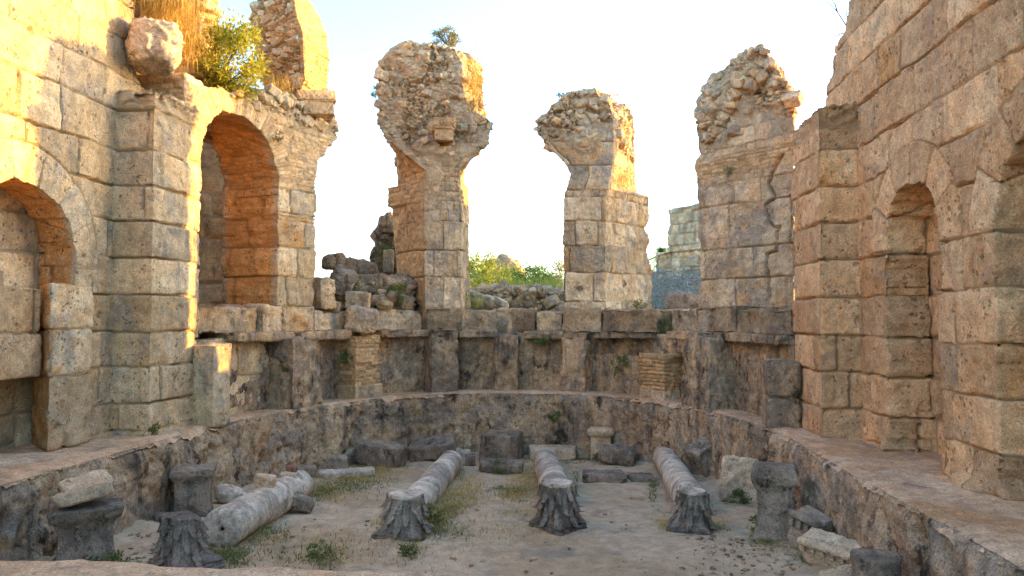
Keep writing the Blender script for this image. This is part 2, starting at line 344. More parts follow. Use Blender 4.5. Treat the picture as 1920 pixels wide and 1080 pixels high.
def stone_mat(name, warm, pale, grey, dark, ga=.5, da=.62, orange=None, oa=.6, brick=None, sc=1., streak=.25, bst=.8, tv=.2, speck=.38, pit=.55, blot=.6, blk=False):
    m, t, b = nodes(name); g = G(t); A = g.attr()
    if blk:                                                # every block cut from a different part of the quarry
        cb = t.nodes.new("ShaderNodeCombineXYZ"); g.L(A[2], cb.inputs[0]); g.L(A[0], cb.inputs[1]); g.L(A[2], cb.inputs[2])
        ma = t.nodes.new("ShaderNodeVectorMath"); ma.operation = 'MULTIPLY_ADD'; g.L(cb.outputs[0], ma.inputs[0]); ma.inputs[1].default_value = (9, 13, 7); g.L(g.pos, ma.inputs[2]); g.pos = ma.outputs[0]
    n1 = g.noise(.8*sc, 6, .62, .4); c = g.mix(g.ramp(n1, .38, .62), col(warm), col(pale))
    if orange: c = g.mix(g.ramp(g.noise(.55*sc, 6, .65, .8, g.mapping((1, 1, .6), (7, 3, 1))), oa-.05, oa+.1), c, col(orange))
    c = g.mix(g.math('MULTIPLY', g.ramp(A[2], .4, 1.), .22), c, col(grey))
    c = g.mix(g.math('MULTIPLY', g.ramp(g.noise(1.7*sc, 10, .74, .6, g.mapping((1, 1, .75), (3, 9, 4))), ga-.05, ga+.08), .85), c, col(grey))
    if brick: c = g.mix(g.math('MULTIPLY', A[1], .75), c, col(brick))  # brick colour by mask; the mask also carries painted bounce glow
    bl = g.ramp(g.noise(4.6*sc, 9, .76, .9), .55, .63); c = g.mix(g.math('MULTIPLY', bl, blot), c, col(pale))
    d1 = g.ramp(g.noise(2.6*sc, 11, .78, .3, g.mapping((1, 1, .55), (1, 5, 8))), da-.03, da+.07)
    d2 = g.ramp(g.noise(13*sc, 7, .75, .4), .56, .64); d2 = g.math('MULTIPLY', d2, g.ramp(g.noise(1.1*sc, 5, .65, 0, g.mapping((1, 1, 1), (9, 1, 2))), .42, .6))
    c = g.mix(g.math('MULTIPLY', g.math('MAXIMUM', d1, d2), .85), c, col(dark))
    wv = g.noise(9, 4, .6); vv = g.t.nodes.new("ShaderNodeVectorMath"); vv.operation = 'MULTIPLY_ADD'; g.L(g.grey(wv), vv.inputs[0]); vv.inputs[1].default_value = (.12, .12, .12); g.L(g.pos, vv.inputs[2])
    hole = g.math('MULTIPLY', g.ramp(g.voro(13, vv.outputs[0]), g.ramp(g.noise(3.3, 3, .5), .35, .7, .05, .3), .34, 1, 0), g.ramp(g.noise(2.1, 5, .7, 0, g.mapping((1, 1, 1), (2, 7, 5))), .48, .58))
    c = g.mix(g.math('MULTIPLY', hole, pit), c, col(dark))
    st = g.ramp(g.noise(2.2, 7, .7, .2, g.mapping((1.6, 1.6, .18))), .5, .68); c = g.mix(g.math('MULTIPLY', st, streak), c, col(dark))
    fine = g.noise(55, 5, .8); mid = g.noise(6.5, 9, .75)
    v = g.ramp(fine, .3, .7, 1-speck, 1+speck); v = g.math('MULTIPLY', v, g.ramp(mid, .32, .68, .74, 1.24)); v = g.math('MULTIPLY', v, g.ramp(A[0], 0, 1, 1-tv, 1+tv*.7))
    c = g.mix(1., c, (*ALB, 1), 'MULTIPLY'); c = g.mix(1., c, g.grey(v), 'MULTIPLY'); g.L(c, b.inputs["Base Color"])
    h = g.math('ADD', g.math('MULTIPLY', fine, .35), g.math('MULTIPLY', g.noise(14, 8, .75), 1.0))
    h = g.math('SUBTRACT', h, g.math('MULTIPLY', hole, .7)); g.bump(h, b, bst, .035); return m
def leaf_mat(name, a, b_, c_=None, trans=.25):
    m, t, b = nodes(name); g = G(t); A = g.attr(); c = g.mix(A[0], col(a), col(b_))
    if c_: c = g.mix(g.ramp(A[1], .4, .9), c, col(c_))
    g.L(c, b.inputs["Base Color"]); b.inputs["Roughness"].default_value = .7
    tr = t.nodes.new("ShaderNodeBsdfTranslucent"); g.L(c, tr.inputs[0]); mx = t.nodes.new("ShaderNodeMixShader"); mx.inputs[0].default_value = trans
    g.L(b.outputs[0], mx.inputs[1]); g.L(tr.outputs[0], mx.inputs[2]); g.L(mx.outputs[0], t.nodes["Material Output"].inputs[0]); return m
M = {}
M['left'] = stone_mat("honey_limestone", '#cfb994', '#dfd0b3', '#a9a59c', '#4a443c', .54, .64, '#d2a56c', .6, '#d89a4c', streak=.15, blk=True)  # its brick orange paints bounce glow on the niche jambs
M['right'] = stone_mat("pink_travertine", '#d6ad84', '#e3c29b', '#b8a28b', '#5a493a', .57, .66, '#cf9d67', .59, streak=.15, blk=True)
M['pier'] = stone_mat("weathered_limestone", '#d0b48e', '#e2d0b2', '#a79f95', '#4a433b', .52, .62, '#cfa06a', .6, '#cdaa7c', streak=.3, pit=.3, blk=True)
M['parapet'] = stone_mat("sooty_limestone", '#bba384', '#d0b999', '#8a8279', '#2f2b28', .49, .555, '#b5875c', .6, '#c4a582', streak=.6, pit=.3)
M['basin'] = stone_mat("stained_mortar", '#b39b7d', '#cbb79c', '#938c84', '#302c28', .5, .56, '#ae8056', .6, streak=.6, speck=.5, pit=.4)
M['ledge'] = stone_mat("dusty_paving", '#cfae8e', '#d9c0a5', '#a89686', '#6a5d50', .56, .68, '#c79f78', .56, streak=0, bst=.5, pit=.25)
M['rubble'] = stone_mat("lichened_rubble", '#bfa685', '#d6c3a3', '#8f877c', '#3f3a34', .5, .6, '#c08e58', .6, '#c99f70', tv=.35, streak=.2, pit=.3, blk=True)
M['marble'] = stone_mat("grey_marble", '#c6c0b4', '#e2dccf', '#97928a', '#403d3a', .5, .59, streak=.25, bst=.5, speck=.25, pit=.3)
M['capital'] = stone_mat("dark_marble", '#7d7873', '#a59f98', '#5d5955', '#252322', .5, .58, streak=.4, pit=.3)
M['fallen'] = stone_mat("grey_block_stone", '#958b7e', '#afa598', '#746f69', '#302d2a', .49, .58, streak=.35, pit=.4)
M['tan'] = stone_mat("tan_carved_stone", '#c6b296', '#d9cdb8', '#a3998b', '#5a5147', .54, .64, streak=.2, pit=.3)
M['leafstone'] = stone_mat("pale_weathered_carving", '#8f887f', '#b3aca1', '#6a655f', '#2a2725', .5, .59, streak=.3, pit=.2)
# ================================================================== THE SETTING
CX = -1.45; FLOOR = -1.25
PC = Curve([(CX+a, b) for a, b in [(-4.5, 10.0), (-4.5, 11.0), (-4.45, 12.0), (-4.12, 13.3), (-3.6, 14.6), (-2.9, 15.7), (-2.05, 16.45), (-1, 16.85), (0, 16.95),
      (1, 16.85), (2.05, 16.45), (2.9, 15.7), (3.6, 14.65), (4.12, 13.3), (4.5, 12.2), (4.6, 11.4), (4.6, 10.9)]])
EC = Curve([(CX+a, b) for a, b in [(-4.2, 4.4), (-4.15, 7), (-4.1, 9.5), (-4.08, 10.9), (-3.8, 12.3), (-3.3, 13.7), (-2.6, 15.0), (-1.8, 15.7), (-.9, 16.02), (0, 16.08),
      (.9, 16.02), (1.8, 15.75), (2.6, 15.1), (3.35, 13.8), (3.85, 12.3), (4.08, 10.9), (4.1, 9), (4.15, 7), (4.2, 4.4)]])
def pu(px, py=600):
    """arc position on the apse curve met by the sight line of a picture column"""
    a, f, u = ray(px, py); d = RGT[:2]*a+FWD[:2]*f; n = np.array([-d[1], d[0]])
    s = PC.p@n; k = np.where((s[:-1] > 0) != (s[1:] > 0))[0]
    return PC.s[k[-1]] if len(k) else PC.s[np.argmin(np.abs(s))]
def pz(px, py):
    u = pu(px, py); x, y, _, _ = PC.at(np.array([u])); d = -x[0]*math.sin(PSI)+y[0]*math.cos(PSI); return dp(px, py, d)[2]
# terrain: one sheet out to the horizon, dropping out of sight under the bath
def ground_z(x, y):
    P = np.stack([x*.13, y*.13, x*0], 1); r = np.hypot(x-CX, y-12)
    z = 1.35+.35*fbm(P, 4, 5)+.9*sstep(8, 40, r)+.8*sstep(30, 90, r)
    z += 1.0*np.exp(-((x-1.5)**2/9+(y-27)**2/16))
    ins = sdpoly(x, y, [(-7.1, -8), (4.2, -8), (4.2, 12), (3.2, 14.6), (1.2, 17.3), (-1.45, 17.6), (-4.0, 17.3), (-6.2, 14.8), (-7.1, 12)])
    return np.where(ins < 0, -1.9, -1.9+(z+1.9)*sstep(0, .35, ins))
def axis(lo, hi, c0, c1, st):
    a = [c0+st*i for i in range(int((c1-c0)/st)+1)]; s = st; x = a[-1]
    while x < hi: s *= 1.14; x += s; a.append(x)
    s, x = st, a[0]
    while x > lo: s *= 1.14; x -= s; a.insert(0, x)
    return np.array(a)
ax, ay = axis(-420, 420, -10, 12, .18), axis(-120, 700, -2, 36, .18)
X, Y = np.meshgrid(ax, ay); x, y = X.ravel(), Y.ravel(); V = np.stack([x, y, ground_z(x, y)], 1)
V[:, 2] += np.where(V[:, 2] > 0, .05*fbm(V*1.7, 3, 8), 0); i = np.arange(len(x)).reshape(X.shape)
q = np.stack([i[:-1, :-1], i[:-1, 1:], i[1:, 1:], i[1:, :-1]], -1).reshape(-1, 4)
M['arch'] = stone_mat("plaster_painted_glow", '#cfb994', '#dfd0b3', '#a9a59c', '#4a443c', .54, .64, '#d2a56c', .6, '#e6ae60', streak=.1, blk=True)  # brick slot orange: bounce glow painted over plaster, fainter on brick courses
M['earth'] = stone_mat("dry_earth", '#a3906f', '#b9a683', '#7f7a62', '#55513f', .5, .62, '#8d8a55', .52, tv=.1)
put('ground', V, q, M['earth'], kind='structure')
# floor of the pool
m_, t_, b_ = nodes("dusty_floor"); g_ = G(t_)
c_ = g_.mix(g_.ramp(g_.noise(.7, 6, .6), .35, .62), col('#ccb08a'), col('#ddc3a0'))
c_ = g_.mix(g_.math('MULTIPLY', g_.ramp(g_.noise(1.6, 8, .7, .5), .52, .66), .6), c_, col('#978f80'))
c_ = g_.mix(g_.math('MULTIPLY', g_.ramp(g_.noise(.9, 7, .7, .3, g_.mapping((1, 1, 1), (4, 2.2, 0))), .58, .7), .55), c_, col('#6f7044'))
c_ = g_.mix(g_.math('MULTIPLY', g_.ramp(g_.noise(9, 8, .75), .6, .7), .45), c_, col('#5f554a'))
c_ = g_.mix(1., c_, g_.grey(g_.math('MULTIPLY', g_.ramp(g_.noise(60, 4, .8), .3, .7, .6, .86), g_.ramp(g_.noise(5, 9, .75), .32, .68, .8, 1.2))), 'MULTIPLY')
g_.L(c_, b_.inputs["Base Color"]); g_.bump(g_.math('ADD', g_.noise(11, 8, .75), g_.math('MULTIPLY', g_.noise(70, 3, .7), .4)), b_, .8, .025); M['floor'] = m_
xx, yy = np.meshgrid(np.arange(-6.2, 3.4, .035), np.arange(4.0, 16.9, .035)); x, y = xx.ravel(), yy.ravel()
P = np.stack([x, y, x*0], 1); fz = lambda P: .035*fbm(P*.8, 4, 3)+.012*fbm(P*4, 4, 4)+.004*fbm(P*15, 2, 6)
fl = lambda y: np.clip(-1.02-.045*(y-9.5), -1.3, -.9)
def floor_at(x, y): return float(fl(y))+float(fz(np.array([[x, y, 0.]]))[0])
ewd = np.concatenate([np.sqrt(((c_[:, None]-EC.p[None, ::3])**2).sum(-1).min(1)) for c_ in np.array_split(np.stack([x, y], 1), 60)])
V = np.stack([x, y, fl(y)+fz(P)+np.exp(-ewd/.28)*np.clip(.07+.1*fbm(P*1.2, 4, 9), 0, .2)], 1); i = np.arange(len(x)).reshape(xx.shape)
put('pool_floor', V, np.stack([i[:-1, :-1], i[:-1, 1:], i[1:, 1:], i[1:, :-1]], -1).reshape(-1, 4), M['floor'], kind='structure')
# ------------------------------------------------------------------ pool basin: retaining wall and the ledge round it
basin = thing('pool_basin', (CX, 16.1, FLOOR), 'sunken bath basin with stained retaining wall and dusty pink ledge round the apse', 'pool basin')
us = np.arange(0, EC.L, .028); sp = np.concatenate([np.arange(0, 1.25, .028), np.arange(1.25, 1.42, .014), np.arange(1.42, 3.4, .035)]); H = 1.33
U, S_ = np.meshgrid(us, sp); u, s = U.ravel(), S_.ravel()
k = np.clip(s-H, 0, None); z = np.where(s < H, s-H-.0, 0.); w = np.where(s < H, -.06*(1-s/H), k)
V = EC.map(u, z, w); i = np.arange(len(u)).reshape(U.shape); q = np.stack([i[:-1, :-1], i[1:, :-1], i[1:, 1:], i[:-1, 1:]], -1).reshape(-1, 4)
N = vnorm(V, q)
if N[np.argmin(np.abs(s-2)), 2] < 0: q = q[:, ::-1]; N = -N
face = 1-sstep(H-.05, H+.12, s); big = fbm(V*1.1, 5, 71, .6); med = fbm(V*4.3, 5, 72, .6)
f1, f2, ci = worley(V*3.2+.5*np.stack([med, big, med], 1), 75); hole = (ci > .62)*sstep(-.1, .5, vnoise(V*1.1, 77)+.15)*(1-sstep(.1, .42, f1))
f3, f4, cj = worley(V*8.5, 79)
d = face*(.055*big+.05*med+.012*fbm(V*17, 4, 73, .6)-.13*hole-.035*(cj > .6)*(1-sstep(.1, .4, f3)))+(1-face)*(.018*big+.012*med+.005*fbm(V*14, 3, 74))
edge = np.exp(-((s-H)/.09)**2); d -= edge*(.03+.055*np.clip(fbm(V*2.2, 4, 81)+.2, 0, 1.2))
bl = even(-1.3, .5, .45, 4); du = np.abs(((z+.04*vnoise(V*2, 83)+1.3) % .43)-.215); d -= face*.02*(1-sstep(0, .03, .215-du))*sstep(.0, .5, vnoise(V*.8, 85))
V = V+N*d[:, None]; V[:, 2] -= (s > H+.5)*.004
ti = np.stack([.5+.5*big*.6, 0*u, .5+.4*med], 1); sc_ = s[q].mean(1); tt = np.clip(ti, 0, 1)
def sub(V, q, m, t):
    f = q[m]; us_, inv = np.unique(f, return_inverse=True); return V[us_], inv.reshape(f.shape), t[us_]
a, f, t = sub(V, q, sc_ < H+.02, tt); put('retaining_wall', a, f, M['basin'], basin, t)
a, f, t = sub(V, q, sc_ >= H+.02, tt); put('ledge_paving', a, f, M['ledge'], basin, t)
ye = gp(600, 1069, 0)[1]
xx, yy = np.meshgrid(np.arange(-8.4, 5.4, .03), np.concatenate([np.arange(-.5, ye-.2, .12), np.arange(ye-.2, ye+.3, .02)])); x, y = xx.ravel(), yy.ravel()
lim = ye+.03*fbm(np.stack([x*1.5, x*0, x*0], 1), 4, 91); zz = np.where(y > lim, -(y-lim)*9, 0); y = np.minimum(y, lim+.05)
V = np.stack([x, y, zz+.012*fbm(np.stack([x, y, zz], 1)*3, 4, 92)], 1); i = np.arange(len(x)).reshape(xx.shape)
put('near_edge_paving', V, np.stack([i[:-1, :-1], i[:-1, 1:], i[1:, 1:], i[1:, :-1]], -1).reshape(-1, 4), M['ledge'], basin, np.full((len(V), 3), .5))
# ------------------------------------------------------------------ side walls with niches and pilasters
ZC = [0, .38, .87, 1.35, 1.865, 2.37, 2.88, 3.36, 3.86, 4.43, 4.95, 5.46, 5.98, 6.5, 7.0, 7.6, 8.2, 8.8]
def side_wall(sx, X0, outline, niches, mat, seed, label, pil, zc):
    root = thing('ruined_wall', (X0, 8, 0), label, 'wall')
    m3 = lambda u, v, w: np.stack([X0+sx*w, u, v], 1)
    def sdf(u, v):
        s = sdpoly(u, v, outline)
        for n in niches: s = np.maximum(s, -sdpoly(u, v, arch(*n)))
        return s
    y0 = min(p[0] for p in outline); y1 = max(p[0] for p in outline); zt = max(p[1] for p in outline)
    P, Fq, u, v, w = panel(sdf, (y0, y1), (-.05, zt), .019, m3, .52, 20, .035, seed)
    cs = Courses(zc, seed, (1.2, 2.3))
    rings = [((n[0]+n[1])/2, n[3], (n[1]-n[0])/2, .46, .5) for n in niches]
    V, t = stone(P, Fq, u+w, v, cs, seed, amp=.018, groove=.07, gw=.0125, off=.012, rnd=.003, pit=.05, pscale=6, pthr=.5, ring=rings, jmin=.22, ringj=.45)
    lowz = np.exp(-np.clip(v, 0, None)/.1)*(w < .03); V[:, 0] -= sx*lowz*np.clip(.07+.1*fbm(V*1.7, 4, seed+51), 0, .2)
    rough_ = sstep(1.0, .3, v)*(w < .03)*sstep(-.2, .3, vnoise(V*.7, seed+52)); V[:, 0] += sx*rough_*(.05*fbm(V*3.1, 5, seed+53, .6)+.02)
    if sx < 0: t[:, 1] = .95*sstep(.03, .1, w)*(w < .5)  # warm bounce light painted onto the niche jambs as orange
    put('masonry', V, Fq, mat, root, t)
    o2 = [(p[0] if p[0] < y1-.2 else p[0]-.12, p[1]-.12 if p[1] > .1 else p[1]) for p in outline]
    P, Fq, u, v, w = panel(lambda u, v: sdpoly(u, v, o2), (y0, y1), (-.05, zt), .045, lambda u, v, w: np.stack([X0+sx*(w+.5), u, v], 1), .75, 6, .05, seed+1)
    V, t = stone(P, Fq, u+.4+w, v, Courses(zc, seed+5, (1, 2)), seed+2, amp=.02, pit=.03, pscale=6)
    put('niche_backing', V, Fq, mat, root, t)
    xa, xb, ya, yb, zp = pil
    c = [dict(z=[0], x=[X], y=[Y]) for X, Y in ((xa, ya), (xb, ya), (xb, yb), (xa, yb))]
    P, Fs, u, cap = loft(c, -.05, zp, .022, 8, .08)
    V, t = stone(P, Fs, u, P[:, 2], Courses(zc, seed+9, (4, 7), wmin=1.5), seed+8, amp=.024, groove=.06, gw=.013, off=.022, rnd=.008, pit=.04, pscale=6, pthr=.6,
                 rub=np.clip(sstep(zp-.35, zp-.02, P[:, 2]), 0, 1), rsize=.16, rdep=.06)
    put('pilaster', V, Fs, mat, root, t)
    return root
lw = side_wall(-1, -6.5, [(1, -.1), (10.6, -.1), (10.6, 4.9), (10.2, 5.15), (10.12, 5.6), (10.2, 6.0), (10.1, 6.6), (9.5, 6.9), (8.6, 7.6), (1, 8.2)],
     [(7.25, 9.08, -.3, 2.27), (4.7, 6.3, -.3, 2.3)], M['left'], 100,
     'honey limestone wall lit gold above an arched niche, beside the tall arch', (-7.0, -5.92, 9.8, 11.0, 4.75), [c+.05 for c in ZC])
rw = side_wall(1, 3.6, [(1, -.1), (11.95, -.1), (11.95, 4.6), (11.75, 5.05), (11.45, 5.2), (11.42, 5.55), (10.95, 5.62), (10.75, 5.95), (10.6, 6.5), (10.1, 7.3), (9, 8.2), (1, 8.5)],
     [(8.2, 9.63, -.3, 2.4), (5.6, 7.12, -.3, 2.4), (3.2, 4.7, -.3, 2.4)], M['right'], 200,
     'pinkish shaded block wall with narrow round-headed niches and a stacked-block pilaster', (3.1, 4.4, 10.5, 11.8, 4.45), ZC)
# blocks standing in the lit wall's niche
c = [dict(z=[0], x=[X], y=[Y]) for X, Y in ((-7.05, 7.2), (-6.62, 7.2), (-6.6, 8.62), (-7.05, 8.62))]
P, Fs, u, cap = loft(c, .88, 1.95, .025, 6, .02); V, t = stone(P, Fs, u, P[:, 2], Courses([.85, 1.42, 2.2], 5, (1.2, 2)), 141, amp=.02, pit=.04, pscale=6)
t[:, 1] = .35  # some orange bounce glow tinted into these blocks
put('niche_block', V, Fs, M['left'], lw, t)
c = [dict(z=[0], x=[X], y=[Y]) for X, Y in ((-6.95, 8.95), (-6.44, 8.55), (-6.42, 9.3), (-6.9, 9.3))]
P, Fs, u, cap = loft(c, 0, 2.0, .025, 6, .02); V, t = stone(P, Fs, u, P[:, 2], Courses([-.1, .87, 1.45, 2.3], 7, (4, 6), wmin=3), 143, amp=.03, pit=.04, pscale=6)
t[:, 1] = .95*sstep(-6.43, -6.47, P[:, 0]+.02*fbm(P*4, 3, 9))  # painted bounce glow on the side turned into the niche
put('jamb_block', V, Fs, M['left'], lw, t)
# ------------------------------------------------------------------ the wall with the tall arch
ua0, ua1 = pu(372), pu(522); ue = pu(590); uhead = pu(590)+.48
aw = thing('arched_wall', tuple(PC.at(np.array([ua0]))[k][0] for k in (0, 1))+(1.2,), 'curved wall pierced by one tall round arch whose inside glows orange', 'wall')
out = [(.6, -.1), (ue-.02, -.1), (ue-.02, 2.2), (ue+.02, 3.2), (ue-.01, 4.2), (ue+.07, 4.62), (ue+.24, 4.85), (ue+.42, 5.05), (ue+.6, 5.2), (ue+.64, 5.42), (ue+.56, 5.5), (ue+.5, 5.85),
       (ue+.1, 5.9), (pu(545), 5.75), (pu(500), 5.6), (pu(470), 5.45), (pu(400), 5.3), (1.2, 5.25), (.6, 5.2)]
R_ = (ua1-ua0)/2; ZS = 4.0
op = arch(ua0, ua1, 1.25, ZS, rise=1.03)
P, Fq, u, v, w = panel(lambda u, v: np.maximum(sdpoly(u, v, out), -sdpoly(u, v, op)), (.6, ue+.8), (-.1, 6.0), .024, PC.map, 1.3, 30, .035, 300)
rub = np.clip(sstep(5.15, 5.5, v+.2*fbm(P*2, 3, 5))*sstep(ua1-.9, ua1-.2, u)+sstep(5.2, 5.45, v), 0, 1)
V, t = stone(P, Fq, u+w, v, Courses([-.1, .62, 1.27, 1.8, 2.35, 2.9, 3.4, 3.46, 3.52, 4.0, 4.07, 4.14, 4.21, 4.28, 4.35, 4.42, 4.49, 4.56, 4.63, 4.7, 4.77, 4.84, 4.91, 5.0, 5.1, 5.5, 6.5], 301, (1.0, 1.9)), 302,
     amp=.025, groove=.05, gw=.013, off=.014, rnd=.006, pit=.035, pscale=6, pthr=.68, rub=rub, rsize=.16, rdep=.06, ring=[((ua0+ua1)/2, ZS, R_, .36, .075)])
t[:, 1] *= .2; t[:, 1] = np.maximum(t[:, 1], sstep(.08, .2, w)*(np.abs(u-(ua0+ua1)/2) < R_+.12)*(w < 1.2)*sstep(1.3, 1.9, v))  # orange bounce glow painted on the arch jambs and soffit
V, Fq, t = rubble_on(V, Fq, t, rub*(w < .9), 160, .08, .26, 305)
put('masonry', V, Fq, M['arch'], aw, t)
c = [xy_ for xy_ in (dict(z=[0], x=[3.55], y=[11.9]), dict(z=[0], x=[4.7], y=[11.9]), dict(z=[0], x=[4.6], y=[13.3]), dict(z=[0], x=[3.6], y=[13.3]))]
# corbel block sticking out of the springing
def corbel_block(w, d, h, seed):
    a = block(w*.82, d*.9, h*.55, .02, 26, seed, .01, .04); b = block(w, d, h*.4, .02, 26, seed+1, .01, .04); c = block(w*.9, d*.95, h*.16, .02, 12, seed+2, .008, .03)
    return join([(a[0]-[0, 0, h*.22], a[1], None), (b[0]+[0, -.02, h*.28], b[1], None), (c[0]+[0, -.01, h*.06], c[1], None)])[:2]
V, Fq = corbel_block(.8, .6, .46, 7); V = rot(V, 0, -.12, .55); V += dp(592, 198, 14.6); put('corbel', V, Fq, M['pier'], aw, np.full((len(V), 3), .5))
# ------------------------------------------------------------------ piers
def corner(d, pts):
    a = sorted([dp(px, py, d) for py, px in pts], key=lambda p: p[2]); a = np.array(a); return dict(z=a[:, 2], x=a[:, 0], y=a[:, 1])
def pier(label, cs, ztop, courses, seed, zr, mat='pier', res=.022, rsz=.17, rdp=.1, flank=0, crack=None):
    root = thing('ruined_pier', (np.mean([c['x'][0] for c in cs]), np.mean([c['y'][0] for c in cs]), 1.2), label, 'pier')
    P, Fs, u, cap = loft(cs, 1.15, ztop, res, 10, .12)
    rub = np.clip(sstep(zr[0], zr[1], P[:, 2]+.5*fbm(P*1.6, 3, seed)), 0, 1); rub = np.maximum(rub, cap)
    V, t = stone(P, Fs, u, P[:, 2], Courses(courses, seed, (1.0, 2.0)), seed, amp=.032, fine=.009, groove=.05, gw=.013, off=.014, rnd=.007, pit=.035, pscale=5, pthr=.65, rub=rub, jmin=.05, rsize=rsz, rdep=rdp)
    if crack:                                              # a real fissure cut into the front face
        A_, B_ = [np.array([cs[k]['x'][0], cs[k]['y'][0]]) for k in (0, 1)]; L = np.linalg.norm(A_-B_); pts = []
        for px, py in crack: f = (px-1308)/(1488-1308); f = f*1.12/(1+.12*f); pts.append((f*L, dp(px, py, 14.3-1.6*f)[2]))
        dist = np.full(len(P), 9.); uu = u+.03*vnoise(P*6, 77)+.012*vnoise(P*17, 78); zz = P[:, 2]+.03*vnoise(P*7, 79)
        for (a0, b0), (a1, b1) in zip(pts[:-1], pts[1:]):
            ex, ey = a1-a0, b1-b0; tt_ = np.clip(((uu-a0)*ex+(zz-b0)*ey)/(ex*ex+ey*ey), 0, 1); dist = np.minimum(dist, np.hypot(uu-a0-tt_*ex, zz-b0-tt_*ey))
        V = V-vnorm(P, Fs)*(.16*(1-sstep(.012, .034, dist)))[:, None]
    if flank: a, b = [np.array([cs[k]['x'][0], cs[k]['y'][0]]) for k in (3, 0)]; L = np.linalg.norm(a-b); t[:, 1] = np.maximum(t[:, 1]*.3, flank*sstep(u.max()-L*1.02, u.max()-L*.95, u)*(1-rub))  # reflected warm light painted as orange on the left flank
    V, Fs, t = rubble_on(V, Fs, t, rub, 230, .06, .26, seed+7)
    put('masonry', V, Fs, M[mat], root, t); return root
p1 = [[(640, 800), (560, 797), (500, 797), (392, 795), (352, 797), (346, 800), (320, 800), (305, 780), (285, 755), (265, 730), (245, 718), (225, 712), (200, 713), (150, 709), (118, 714), (98, 728), (84, 745), (76, 765), (68, 790)],
      [(640, 868), (575, 866), (560, 865), (392, 866), (352, 862), (346, 858), (320, 862), (305, 875), (285, 895), (265, 912), (245, 921), (225, 920), (214, 898), (203, 876), (150, 867), (118, 866), (98, 860), (84, 850), (76, 840), (68, 830)],
      [(640, 882), (560, 881), (500, 880), (392, 880), (352, 878), (346, 870), (320, 872), (305, 880), (285, 890), (265, 900), (245, 908), (225, 913), (200, 908), (150, 905), (118, 900), (98, 885), (84, 868), (76, 848), (68, 830)],
      [(640, 762), (575, 765), (560, 752), (500, 742), (400, 735), (392, 735), (389, 727), (353, 727), (350, 745), (320, 745), (285, 745), (265, 727), (245, 722), (200, 716), (150, 712), (118, 718), (98, 735), (84, 755), (76, 772), (68, 800)]]
bricks = lambda a, b, h=.07: list(np.arange(a, b, h))
r1 = pier('taller mushroom-headed ruined pier with a bushy tuft on its crown, bounce glow painted on its orange side face', [corner(d, p) for d, p in zip((16.75, 16.9, 18.1, 17.9), p1)], 7.72,
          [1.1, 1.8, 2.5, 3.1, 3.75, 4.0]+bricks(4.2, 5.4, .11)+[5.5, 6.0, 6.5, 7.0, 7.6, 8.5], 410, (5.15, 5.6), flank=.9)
V, Fq = corbel_block(.48, .55, .5, 15); V = rot(V, .1, .05, .1); V += dp(834, 244, 16.75); put('corbel', V, Fq, M['pier'], r1, np.full((len(V), 3), .45))
p2 = [[(640, 1056), (575, 1057), (372, 1057), (360, 1060), (345, 1066), (325, 1072), (300, 1056), (278, 1030), (258, 1016), (240, 1004), (228, 1008), (212, 1022), (195, 1038), (182, 1058), (172, 1080)],
      [(640, 1135), (575, 1135), (372, 1136), (345, 1140), (325, 1145), (300, 1150), (228, 1150), (195, 1145), (182, 1130), (172, 1110)],
      [(640, 1226), (575, 1222), (500, 1220), (470, 1213), (450, 1219), (430, 1208), (412, 1216), (370, 1217), (365, 1206), (361, 1192), (300, 1190), (228, 1189), (205, 1180), (190, 1165), (180, 1140), (172, 1118)],
      [(640, 1075), (372, 1075), (345, 1080), (325, 1082), (300, 1072), (278, 1050), (258, 1032), (240, 1022), (212, 1036), (195, 1050), (182, 1066), (172, 1085)]]
r2 = pier('shorter ruined pier with a lopsided overhanging head and a lit upper flank', [corner(d, p) for d, p in zip((16.9, 16.85, 18.2, 18.3), p2)], 6.68,
          [1.1, 1.95, 2.6, 3.2, 3.75, 4.3, 4.45, 5.0, 5.55, 6.2, 7.5], 420, (5.3, 5.7))
p3 = [[(640, 1310), (490, 1312), (380, 1308), (310, 1302), (290, 1310), (230, 1303), (190, 1306), (165, 1322), (130, 1352), (100, 1382), (88, 1398)],
      [(640, 1488), (240, 1488), (195, 1486), (175, 1478), (150, 1468), (120, 1446), (100, 1438), (88, 1428)],
      [(640, 1482), (195, 1482), (165, 1470), (120, 1445), (88, 1428)],
      [(640, 1362), (230, 1360), (190, 1362), (165, 1368), (130, 1380), (100, 1395), (88, 1404)]]
r3 = pier('broad cracked ruined pier with a conical rubble top', [corner(d, p) for d, p in zip((14.3, 12.7, 13.7, 14.55), p3)], 6.25,
          [1.1, 1.75, 2.3, 2.85, 3.65, 4.05]+bricks(4.2, 4.62)+[4.7, 5.0, 5.5, 6.0, 7], 431, (4.75, 5.2), crack=[(1464, 290), (1446, 325), (1440, 345), (1448, 372), (1431, 388), (1438, 420), (1458, 428), (1456, 470), (1437, 478), (1439, 565)])
P, Fs, u, cap = loft(c, 1.2, 3.95, .035, 6, .05); V, t = stone(P, Fs, u, P[:, 2], Courses(even(1.2, 4, .5, 3), 441, (1, 2)), 441, amp=.03)
put('gap_sun_blocker', V, Fs, M['pier'], r3, t)  # fills the hidden gap, added to keep low sun off the niche
